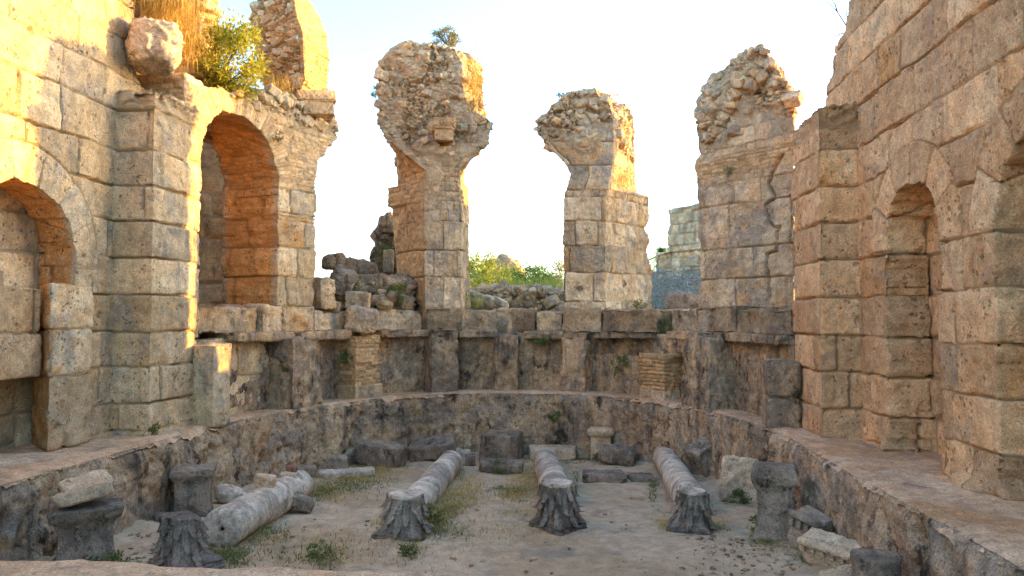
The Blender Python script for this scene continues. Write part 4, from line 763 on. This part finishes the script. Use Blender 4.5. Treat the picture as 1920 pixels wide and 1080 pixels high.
# things lying on the pale column
ca, cb = at(415, 993, .2), at(562, 908, .2)
def on_col(f, dz, dx=0.): q = ca+(cb-ca)*f; return (q[0]+dx, q[1], q[2]+.21+dz)
M['brick'] = stone_mat("red_brick", '#9c7263', '#ad8878', '#8d6f64', '#5a3a30', .6, .75, tv=.1)
loose('fallen_stone', 0, 0, 0, (.24, .15, .17), (.1, .15, -.35), 871, 'tan', 'cream stone chunk lying mid-way along the pale column', 'stone', pos=on_col(.5, -.03, -.02), tint=1.)
loose('fallen_stone', 0, 0, 0, (.22, .18, .05), (0, .08, .3), 872, 'tan', 'thin tan flake lying under the red brick on the pale column', 'stone', pos=on_col(.82, -.02), tint=.8)
loose('red_brick', 0, 0, 0, (.15, .12, .08), (.05, 0, .5), 873, 'brick', 'red brick lying near the far end of the pale column', 'brick', pos=on_col(.86, .03), tint=.5)
# carved cornice fragments and drum in the near right corner
def dentil(label, p, sz, r, seed, mat='tan'):
    V1, F1 = block(*sz, res=.02, pw=16, seed=seed, rough=.01); parts = [(V1, F1, None)]; nd = int(sz[0]/.09)
    for k in range(nd):
        V2, F2 = block(.05, .05, .09, .01, 40, seed+k+1, .003, 0); V2 += np.array([-sz[0]/2+(k+.5)*sz[0]/nd, -sz[1]/2-.015, sz[2]*.2]); parts.append((V2, F2, None))
    V3, F3 = block(sz[0]*1.0, .09, .06, .02, 12, seed+77, .006); V3 += np.array([0, -sz[1]/2-.02, sz[2]*.42]); parts.append((V3, F3, None))
    V, Fs, t = join(parts); V = rot(V, *r); V[:, 2] -= V[:, 2].min(); t[:] = (.75, 0, .3)
    return put('carved_block', V+np.array(p), Fs, M[mat], None, t, label=label, cat='carved stone')
p = at(1528, 1040); dentil('carved cornice block with a row of teeth, next to the tall waisted pedestal', (p[0], p[1]+.1, p[2]-.02), (.4, .3, .42), (0, .18, -.9), 881, 'fallen')
p = at(1568, 1070); dentil('long carved tan block with scroll work lying along the basin wall', (p[0], p[1]+.05, p[2]-.02), (.62, .26, .3), (.3, .1, -.75), 883)
p = at(1585, 1075, .25); dentil('pale fluted fragment with fine teeth at the foot of the round drum', (p[0], p[1]-.1, p[2]-.27), (.46, .3, .24), (.35, -.15, .25), 885)
p = at(1643, 1042, .55); fd = p[2]-.55; a = np.linspace(0, 2*PI, 9)[:-1]
cs = [dict(z=[fd-.05, fd, fd+.1, fd+.5, fd+.56], x=[p[0]+math.cos(b)*k for k in (.25, .25, .2, .19, .2)], y=[p[1]+math.sin(b)*k for k in (.25, .25, .2, .19, .2)]) for b in np.linspace(0, 2*PI, 33)[:-1]]
P, Fs, u, cap = loft(cs, fd-.05, fd+.56, .018, 10, -.015); V, t = stone(P, Fs, seed=887, amp=.014, pit=.02, pscale=9); put('column_drum', V, Fs, M['fallen'], None, t, label='short grey column drum with a dished top in the near right corner', cat='column drum')
# ------------------------------------------------------------------ posts on the ledge
def post(label, a, b, wf, wb, zs, seed, mat):
    q = lambda px, w: PC.map(np.array([pu(px)]), np.array([0.]), np.array([w]))[0]
    c = [xy(*q(a, -wf)[:2]), xy(*q(b, -wf)[:2]), xy(*q(b, -wb)[:2]), xy(*q(a, -wb)[:2])]; P, Fs, u, cap = loft(c, -.03, zs[-1], .02, 8, .02)
    V, t = stone(P, Fs, u, P[:, 2], Courses([-.5]+zs[:-1]+[zs[-1]+1], seed, (9, 10), wmin=9), seed, amp=.03, groove=.03, off=.03, rnd=.03, pit=.04, pscale=6); put('stone_post', V, Fs, M[mat], None, t, label=label, cat='post')
p = gp(388, 795, 0); c = [xy(p[0]-.24, p[1]-.02), xy(p[0]+.14, p[1]-.1), xy(p[0]+.22, p[1]+.28), xy(p[0]-.2, p[1]+.34)]
P, Fs, u, cap = loft(c, -.03, 1.18, .02, 8, .02); V, t = stone(P, Fs, u, P[:, 2], None, 891, amp=.03, pit=.045, pscale=6); put('stone_post', V, Fs, M['left'], None, t, label='squat stone post with one sunlit face, beside the tall pilaster', cat='post')
p = gp(1470, 800, 0); c = [xy(p[0]-.2, p[1]), xy(p[0]+.2, p[1]-.04), xy(p[0]+.24, p[1]+.36), xy(p[0]-.18, p[1]+.4)]
P, Fs, u, cap = loft(c, -.03, .9, .02, 8, .02); V, t = stone(P, Fs, u, P[:, 2], Courses([-.5, .42, 2], 892, (9, 10), wmin=9), 892, amp=.035, groove=.03, off=.05, rnd=.03, pit=.04, pscale=6); put('stone_post', V, Fs, M['parapet'], None, t, label='two stacked rough blocks forming a post before the pink wall pilaster', cat='post')
# ================================================================== PLANTS
def leaves(cent, rad, n, size, seed, clumps=40, flat=.0, up=.3):
    r = np.random.RandomState(seed); d = r.normal(size=(clumps, 3)); d /= np.linalg.norm(d, axis=1, keepdims=True); cp = d*(r.uniform(.25, 1, (clumps, 1))**.5)*np.array(rad)
    k = r.randint(clumps, size=n); P = cp[k]+r.normal(size=(n, 3))*np.array(rad)*.17; ax1 = r.normal(size=(n, 3))+d[k]*.8+np.array([0, 0, up]); ax1 /= np.linalg.norm(ax1, axis=1, keepdims=True)
    ax2 = np.cross(ax1, r.normal(size=(n, 3))); ax2 /= np.linalg.norm(ax2, axis=1, keepdims=True); L = size*r.uniform(.6, 1.3, (n, 1)); W = L*.38
    V = np.stack([P, P+ax1*L*.5+ax2*W*.5, P+ax1*L, P+ax1*L*.5-ax2*W*.5], 1).reshape(-1, 3)+np.array(cent); t = np.repeat(np.stack([r.rand(n), r.rand(clumps)[k], r.rand(n)], 1), 4, 0)
    return V, np.arange(n*4).reshape(n, 4), t, cp+np.array(cent)
def tube(pts, r0, r1, n=6):
    p = np.array(pts, float); m = len(p); T = np.gradient(p, axis=0); T /= np.linalg.norm(T, axis=1, keepdims=True)+1e-9; a = np.cross(T, [.31, .92, .11]); a /= np.linalg.norm(a, axis=1, keepdims=True)+1e-9; b = np.cross(T, a)
    an = np.arange(n)*2*PI/n; rr = np.linspace(r0, r1, m)[:, None, None]; V = (p[:, None]+rr*(a[:, None]*np.cos(an)[None, :, None]+b[:, None]*np.sin(an)[None, :, None])).reshape(-1, 3)
    i = np.arange(m*n).reshape(m, n); return V, np.stack([i[:-1], np.roll(i[:-1], -1, 1), np.roll(i[1:], -1, 1), i[1:]], -1).reshape(-1, 4), np.full((m*n, 3), .5)
def blades(P, h, w, seed, lean=.5, hang=False, seg=4, dirn=None):
    r = np.random.RandomState(seed); n = len(P); a = r.rand(n)*2*PI; H = h*r.uniform(.45, 1.25, n); W = w*r.uniform(.6, 1.3, n); dx, dy = np.cos(a), np.sin(a); le = lean*r.uniform(.2, 1.2, n)*H
    out = []; sx, sy = -dy, dx
    if dirn is not None: dx = dx*.5+dirn[0]; dy = dy*.5+dirn[1]
    for k in range(seg+1):
        q = k/seg; z = H*(q-(1.5 if hang else .35*lean)*q*q); o = le*q*q if not hang else le*(1-(1-q)**2); ww = W*(1-q*.92)
        c = P+np.stack([dx*o, dy*o, z], 1); out += [c-np.stack([sx*ww, sy*ww, 0*ww], 1), c+np.stack([sx*ww, sy*ww, 0*ww], 1)]
    V = np.stack(out, 1).reshape(-1, 3); b = (np.arange(n)*(2*seg+2))[:, None]; Fq = np.concatenate([b+np.array([2*k, 2*k+1, 2*k+3, 2*k+2]) for k in range(seg)], 0)
    return V, Fq, np.repeat(np.stack([r.rand(n), r.rand(n), r.rand(n)], 1), 2*seg+2, 0)
M['shrub'] = leaf_mat("yellow_green_leaf", '#72802a', '#a9a53a', '#b8b040', .4); M['bush'] = leaf_mat("green_leaf", '#3c5a2c', '#5f7f3a', '#6b8a40'); M['olive'] = leaf_mat("olive_leaf", '#7d8a3a', '#a5a848', '#b9b14a')
M['scrub'] = leaf_mat("grey_scrub_leaf", '#7a8180', '#a3a8a2', '#8f8d78'); M['straw'] = leaf_mat("dry_straw", '#b09650', '#d3b96a', '#96753e'); M['weed'] = leaf_mat("weed_leaf", '#465a2c', '#6b7a3e', '#7a7a48'); M['sage'] = leaf_mat("dry_sage_leaf", '#7a7f5c', '#a09a70', '#8f8a6a')
M['bark'] = stone_mat("bark", '#6b5a45', '#84705a', '#5a5048', '#3a322a', .5, .65)
def shrub(name, label, cat, c, rad, n, size, seed, mat, clumps=40, stems=7, group=None, base=None, leafname='foliage'):
    base = np.array(c)-np.array([0, 0, rad[2]]) if base is None else np.array(base); t = thing(name, tuple(base), label, cat, group); V, Fq, ti, cp = leaves(c, rad, n, size, seed, clumps); put(leafname, V, Fq, M[mat], t, ti, smooth=False)
    r = random.Random(seed); ps = []
    for k in range(stems):
        e = cp[r.randrange(len(cp))]; md = (base+e)/2+np.array([r.uniform(-.1, .1) for _ in range(3)])*rad[0]; u_ = np.linspace(0, 1, 7)[:, None]; ps.append(tube((1-u_)**2*base+2*u_*(1-u_)*md+u_*u_*e, rad[0]*.035, rad[0]*.012))
    V, Fs, ti = join(ps); put('stem', V, Fs, M['bark'], t, ti); return t
sc_ = dp(432, 112, 12.75)
shrub('shrub', 'bright yellow-green shrub growing out over the top of the tall arch', 'shrub', sc_, (.56, .45, .62), 6500, .075, 901, 'shrub', 75, 16, base=dp(400, 175, 12.9))
shrub('wall_shrub', 'round grey-green tuft on the very top of the taller pier', 'shrub', dp(838, 71, 17.3), (.32, .28, .2), 2600, .05, 902, 'sage', 26, 14, base=dp(836, 84, 17.3))
for k, (px, py, d, rr, n, lab, mt) in enumerate([(704, 172, 17.3, .16, 350, 'small dark plant clinging to the left edge of the taller pier\'s head', 'bush'), (1058, 180, 17.3, .17, 420, 'grey tuft on the left of the shorter pier\'s crown', 'sage'),
      (1170, 215, 17.8, .16, 320, 'small tuft on the right shoulder of the shorter pier', 'sage'), (1370, 318, 13.7, .1, 160, 'tiny weed in a joint of the broad cracked pier', 'sage'), (724, 478, 18.3, .26, 700, 'green weed growing on the jagged grey stub', 'weed'),
      (745, 552, 16.4, .3, 900, 'dark weeds at the foot of the taller pier\'s orange side', 'weed'), (665, 545, 16.3, .2, 500, 'dark green weed in the rubble behind the pale squared block', 'weed'),
      (1016, 640, 16.5, .15, 350, 'green weed hanging over the cornice in the middle of the apse', 'weed'), (1162, 682, 16.0, .2, 420, 'weed growing from the parapet left of the low brick pier', 'weed'), (1248, 612, 15.6, .2, 500, 'dark plant in the gap between two cornice blocks', 'weed'),
      (1252, 655, 15.4, .13, 260, 'weed sprouting above the low brick pier', 'weed'), (648, 672, 15.0, .14, 300, 'dark plant in the corner left of the white brick pier', 'weed'), (1040, 782, 15.9, .12, 260, 'weed rooted in the basin wall behind the holed block', 'weed'),
      (1200, 572, 16.8, .14, 260, 'small weed on the sill under the shorter pier', 'weed'), (893, 560, 17.6, .2, 420, 'pale tuft of weeds on the sill beside the taller pier', 'olive'), (285, 806, 10.4, .09, 200, 'green weed at the foot of the tall pilaster', 'weed'),
      (535, 690, 13.5, .08, 160, 'weed in the corner of the parapet pilaster near the arch', 'weed'), (522, 255, 13.6, .12, 160, 'dry sprig on the arch ring below the corbel', 'sage'), (612, 180, 15.3, .12, 160, 'sprig beside the brick stump foot', 'sage')]):
    shrub('wall_weed', lab, 'weed', dp(px, py, d), (rr, rr*.8, rr*.85), n, .05, 910+k, mt, 14, 5, group='weeds rooted in the ruins')
# dry grass: on the rubble mass, the taller pier's flank and the shorter pier
r = R0; P = []
for px, py, d, sx, sy, n in [(310, 15, 11.3, 55, 40, 1500), (345, 70, 11.9, 25, 50, 700), (520, 165, 14.3, 30, 18, 300)]:
    for _ in range(n): P.append(dp(px+r.normal()*sx*.6, py+r.normal()*sy*.6, d+r.uniform(-.3, .5)))
V, Fq, t = blades(np.array(P), .42, .006, 941, 1.0, True, dirn=(.5, -.6)); put('dry_grass', V, Fq, M['straw'], None, t, False, 'golden dry grass spilling from the high rubble mass beside the shrub', 'grass', None, 'stuff')
P = [dp(888+r.normal()*10, 165+r.normal()*32, 17.3+r.uniform(-.45, .2)) for _ in range(700)]+[dp(1165+r.normal()*12, 335+r.normal()*10, 17.6+r.uniform(-.4, .2)) for _ in range(300)]+[dp(1130+r.normal()*25, 180, 17.4+r.uniform(-.3, .3)) for _ in range(150)]
V, Fq, t = blades(np.array(P), .34, .006, 942, .9, True, dirn=(.3, -.5)); put('dry_grass', V, Fq, M['straw'], None, t, False, 'dry grass hanging on the sunlit right flanks of the two piers', 'grass', None, 'stuff')
# far bushes seen through the openings
for k, (px, py, d, rd, n, mt, lab) in enumerate([(898, 510, 30, (.75, .6, .75), 2600, 'olive', 'yellow bush against the taller pier, leftmost in the middle opening'), (926, 528, 27, (.9, .6, .5), 1800, 'olive', 'low yellow-green bush in front of the stacked stone pillar'),
      (1005, 520, 33, (1.1, .8, .6), 3600, 'bush', 'dark green rounded bush behind the low rubble wall'), (962, 524, 34, (.6, .5, .45), 1300, 'bush', 'small green bush between the stone pillar and the dark bush'), (1052, 518, 29, (.3, .3, .5), 500, 'sage', 'thin straggly bush against the shorter pier\'s left edge'),
      (1236, 520, 34, (.7, .5, .55), 1200, 'bush', 'green bush at the foot of the palm')]):
    c_ = dp(px, py, d); shrub('bush', lab, 'bush', c_, rd, n, .13, 951+k, mt, 40, 6, group='bushes beyond the bath', base=(c_[0], c_[1], c_[2]-rd[2]-.7))
P = [dp(r.uniform(945, 1062), 548, 24.3+r.uniform(-.3, .8)) for _ in range(700)]
V, Fq, t = blades(np.array(P), .62, .012, 961, .5); put('tall_grass', V, Fq, M['olive'], None, t, False, 'sunlit yellow grass fringe behind the low rubble wall', 'grass', None, 'stuff')
parts = []
for k in range(60):
    px = r.uniform(1210, 1325); d = r.uniform(18.5, 24); z = 1.35+(d-18)*.26+r.uniform(-.15, .25); g = gp(px, 590, 1.6001) if False else dp(px, 560, d); c_ = np.array([g[0], g[1], z]); V, Fq, ti, cp = leaves(c_, (.5, .5, .33), 170, .075, 970+k, 12); parts.append((V, Fq, ti))
V, Fs, t = join(parts); put('scrub', V, Fs, M['scrub'], None, t, False, 'bluish grey thorny scrub filling the slope below the distant block wall', 'scrub', None, 'stuff')
pt = dp(1243, 520, 33); palm = thing('palm_tree', tuple(pt-np.array([0, 0, 1.2])), 'small palm tree left of the distant block wall', 'palm'); hd = dp(1243, 478, 33)
V, Fs, t = tube([pt-np.array([0, 0, 1.2]), (pt+hd)/2, hd], .2, .14, 10); put('trunk', V, Fs, M['bark'], palm, t); parts = []
for k in range(44):
    a, el = r.rand()*2*PI, r.uniform(-.1, 1.3); L = r.uniform(.85, 1.1); u_ = np.linspace(0, 1, 16); rad = L*u_*math.cos(el); z = L*(u_*math.sin(el)-.55*u_*u_); mid = hd+np.stack([rad*math.cos(a), rad*math.sin(a), z], 1)
    sd_ = np.array([-math.sin(a), math.cos(a), 0])
    for s in (-1, 1):
        w_ = .26*np.sin(np.clip(u_*1.05+.05, 0, 1)*PI)[:, None]; tip = mid+s*sd_*w_+np.array([math.cos(a), math.sin(a), -.5])*w_*.5; n = 15
        V = np.stack([mid[:-1], mid[:-1]+(mid[1:]-mid[:-1])*.55, tip[:-1]], 1).reshape(-1, 3); parts.append((V, np.arange(45).reshape(15, 3), np.full((45, 3), r.rand())))
V, Fs, t = join(parts); put('fronds', V, Fs, M['bush'], palm, t, False)
# bare twigs on the pink wall's broken top
tw = thing('bare_twig', tuple(dp(1590, 60, 11)), 'bare dry twigs arching out from the broken top of the pink wall', 'twig'); parts = []
for pts in ([(1602, 52), (1588, 50), (1570, 22), (1552, 4), (1532, -4)], [(1600, 60), (1580, 62), (1562, 70), (1543, 80)], [(1596, 48), (1588, 30), (1585, 10)], [(1570, 22), (1566, 8), (1556, -6)]):
    parts.append(tube([dp(x, y, 11) for x, y in pts], .012, .004, 5))
V, Fs, t = join(parts); put('twig', V, Fs, M['bark'], tw, t)
# ------------------------------------------------------------------ growth and litter on the bath floor
def scatter(spots, n0):
    P = []
    for px, py, sx, sy, n in spots:
        for _ in range(int(n*n0)):
            q = at(px+r.normal()*sx, min(max(py+r.normal()*sy, 862), 1078)); q[2] = floor_at(q[0], q[1])-.005; P.append(q)
    return np.array(P)
dry = [(660, 895, 45, 9, 500), (700, 885, 30, 6, 300), (560, 910, 20, 12, 160), (615, 930, 25, 10, 160), (730, 985, 14, 12, 130), (840, 935, 25, 22, 420), (880, 920, 20, 14, 320), (985, 905, 18, 16, 380), (965, 925, 20, 8, 200), (1000, 970, 20, 10, 60), (800, 985, 30, 12, 250),
       (1010, 870, 20, 8, 150), (1330, 985, 20, 8, 80), (1250, 985, 12, 8, 80), (630, 1030, 60, 20, 150), (930, 1000, 70, 12, 120), (1020, 985, 10, 6, 60), (480, 1010, 20, 10, 60), (750, 1035, 60, 14, 70), (1440, 1010, 25, 12, 100)]
V, Fq, t = blades(scatter(dry, 2.6), .15, .003, 981, 1.7); put('dry_grass', V, Fq, M['straw'], None, t, False, 'thin straw-coloured dry grass in patches across the bath floor', 'grass', None, 'stuff')
grn = [(640, 915, 40, 8, 450), (600, 925, 20, 7, 200), (800, 975, 18, 18, 500), (845, 950, 14, 12, 260), (430, 1045, 20, 12, 350), (490, 1000, 25, 12, 260), (940, 880, 18, 4, 260), (860, 880, 6, 10, 100), (1400, 945, 20, 4, 200), (1345, 905, 10, 14, 120), (1225, 915, 6, 14, 160), (1080, 895, 5, 15, 90), (210, 1072, 25, 5, 350),
       (1440, 1012, 16, 8, 260), (1520, 1045, 20, 10, 220), (950, 920, 20, 4, 160), (560, 1045, 40, 14, 130), (620, 1040, 16, 14, 120), (770, 1030, 12, 14, 80), (820, 1000, 40, 8, 160), (1115, 860, 12, 6, 160), (1070, 862, 14, 6, 200), (960, 862, 20, 3, 80), (680, 900, 30, 8, 160), (1330, 990, 22, 5, 90), (390, 1020, 12, 12, 120)]
V, Fq, t = blades(scatter(grn, 1.8), .1, .005, 982, 1.7); put('grass', V, Fq, M['weed'], None, t, False, 'low green grass and weeds round the fallen stones on the bath floor', 'grass', None, 'stuff')
for k, (px, py, rr, n, lab) in enumerate([(803, 985, .24, 700, 'green weed clump beside the splay-leafed capital'), (1440, 1000, .2, 500, 'green weed clump at the foot of the tall waisted pedestal'), (208, 1074, .2, 450, 'bright green weed clump at the foot of the flared pedestal'), (938, 886, .2, 450, 'green weed under the flat square slab'),
      (1065, 858, .26, 600, 'dark weed clump behind the short middle column'), (1120, 864, .14, 350, 'weed at the foot of the slim stone post'), (1392, 946, .2, 450, 'green weed along the foot of the pale carved slab'), (1350, 900, .22, 400, 'dark weeds under the speckled tipped block'), (765, 1040, .09, 140, 'lone upright weed in the sand before the splay-leafed capital'),
      (600, 1045, .12, 200, 'thin straggly weed in the sand right of the battered capital'), (1562, 1060, .16, 300, 'weed between the long carved block and the basin wall')]):
    q = at(px, py); shrub('floor_weed', lab, 'weed', (q[0], q[1], q[2]+rr*.45), (rr, rr*.8, rr*.55), n, .05, 1000+k, 'weed', 18, 5, group='weeds on the bath floor', base=tuple(q))
lit = [(1230, 900, 14, 4, 90), (1170, 880, 20, 4, 80), (1060, 975, 25, 8, 100), (840, 1045, 60, 10, 160), (1150, 1000, 90, 14, 160), (660, 1050, 60, 12, 140), (900, 1050, 40, 8, 120), (960, 960, 50, 14, 160), (1200, 960, 50, 12, 120), (560, 1000, 40, 14, 120), (720, 1000, 30, 10, 120), (1360, 1030, 40, 14, 120), (890, 905, 40, 12, 160), (690, 905, 50, 10, 260)]
V, Fq, t = blades(scatter(lit, 1.4), .05, .0045, 983, 3.2); V[:, 2] -= .01; put('dead_leaves', V, Fq, M['bark'], None, t, False, 'dark dead weeds and leaf litter lying flat on the sandy bath floor', 'litter', None, 'stuff')
parts = []
for k in range(1500):
    e = r.rand()
    if e < .35: q = at(r.uniform(230, 330), r.uniform(960, 1070))
    elif e < .7: q = at(r.uniform(1300, 1560), r.uniform(1010, 1078))
    else: q = at(r.uniform(300, 1450), r.uniform(870, 1078))
    s = .006+.034*r.rand()**5; d_ = r.normal(size=(8, 3))*.12+np.array([[a_, b_, c__] for a_ in (-1, 1) for b_ in (-1, 1) for c__ in (-1, 1)])*.5; V = rot(d_*s*np.array([1.3, 1, .8]), 0, 0, r.rand()*6)+np.array([q[0], q[1], floor_at(q[0], q[1])+s*.25])
    parts.append((V, np.array([[0, 1, 3, 2], [4, 6, 7, 5], [0, 4, 5, 1], [2, 3, 7, 6], [0, 2, 6, 4], [1, 5, 7, 3]]), np.tile([r.rand(), 0, r.rand()], (8, 1))))
V, Fs, t = join(parts); put('gravel', V, Fs, M['rubble'], None, t, False, 'scattered stone chips and gravel on the sandy bath floor', 'gravel', None, 'stuff')
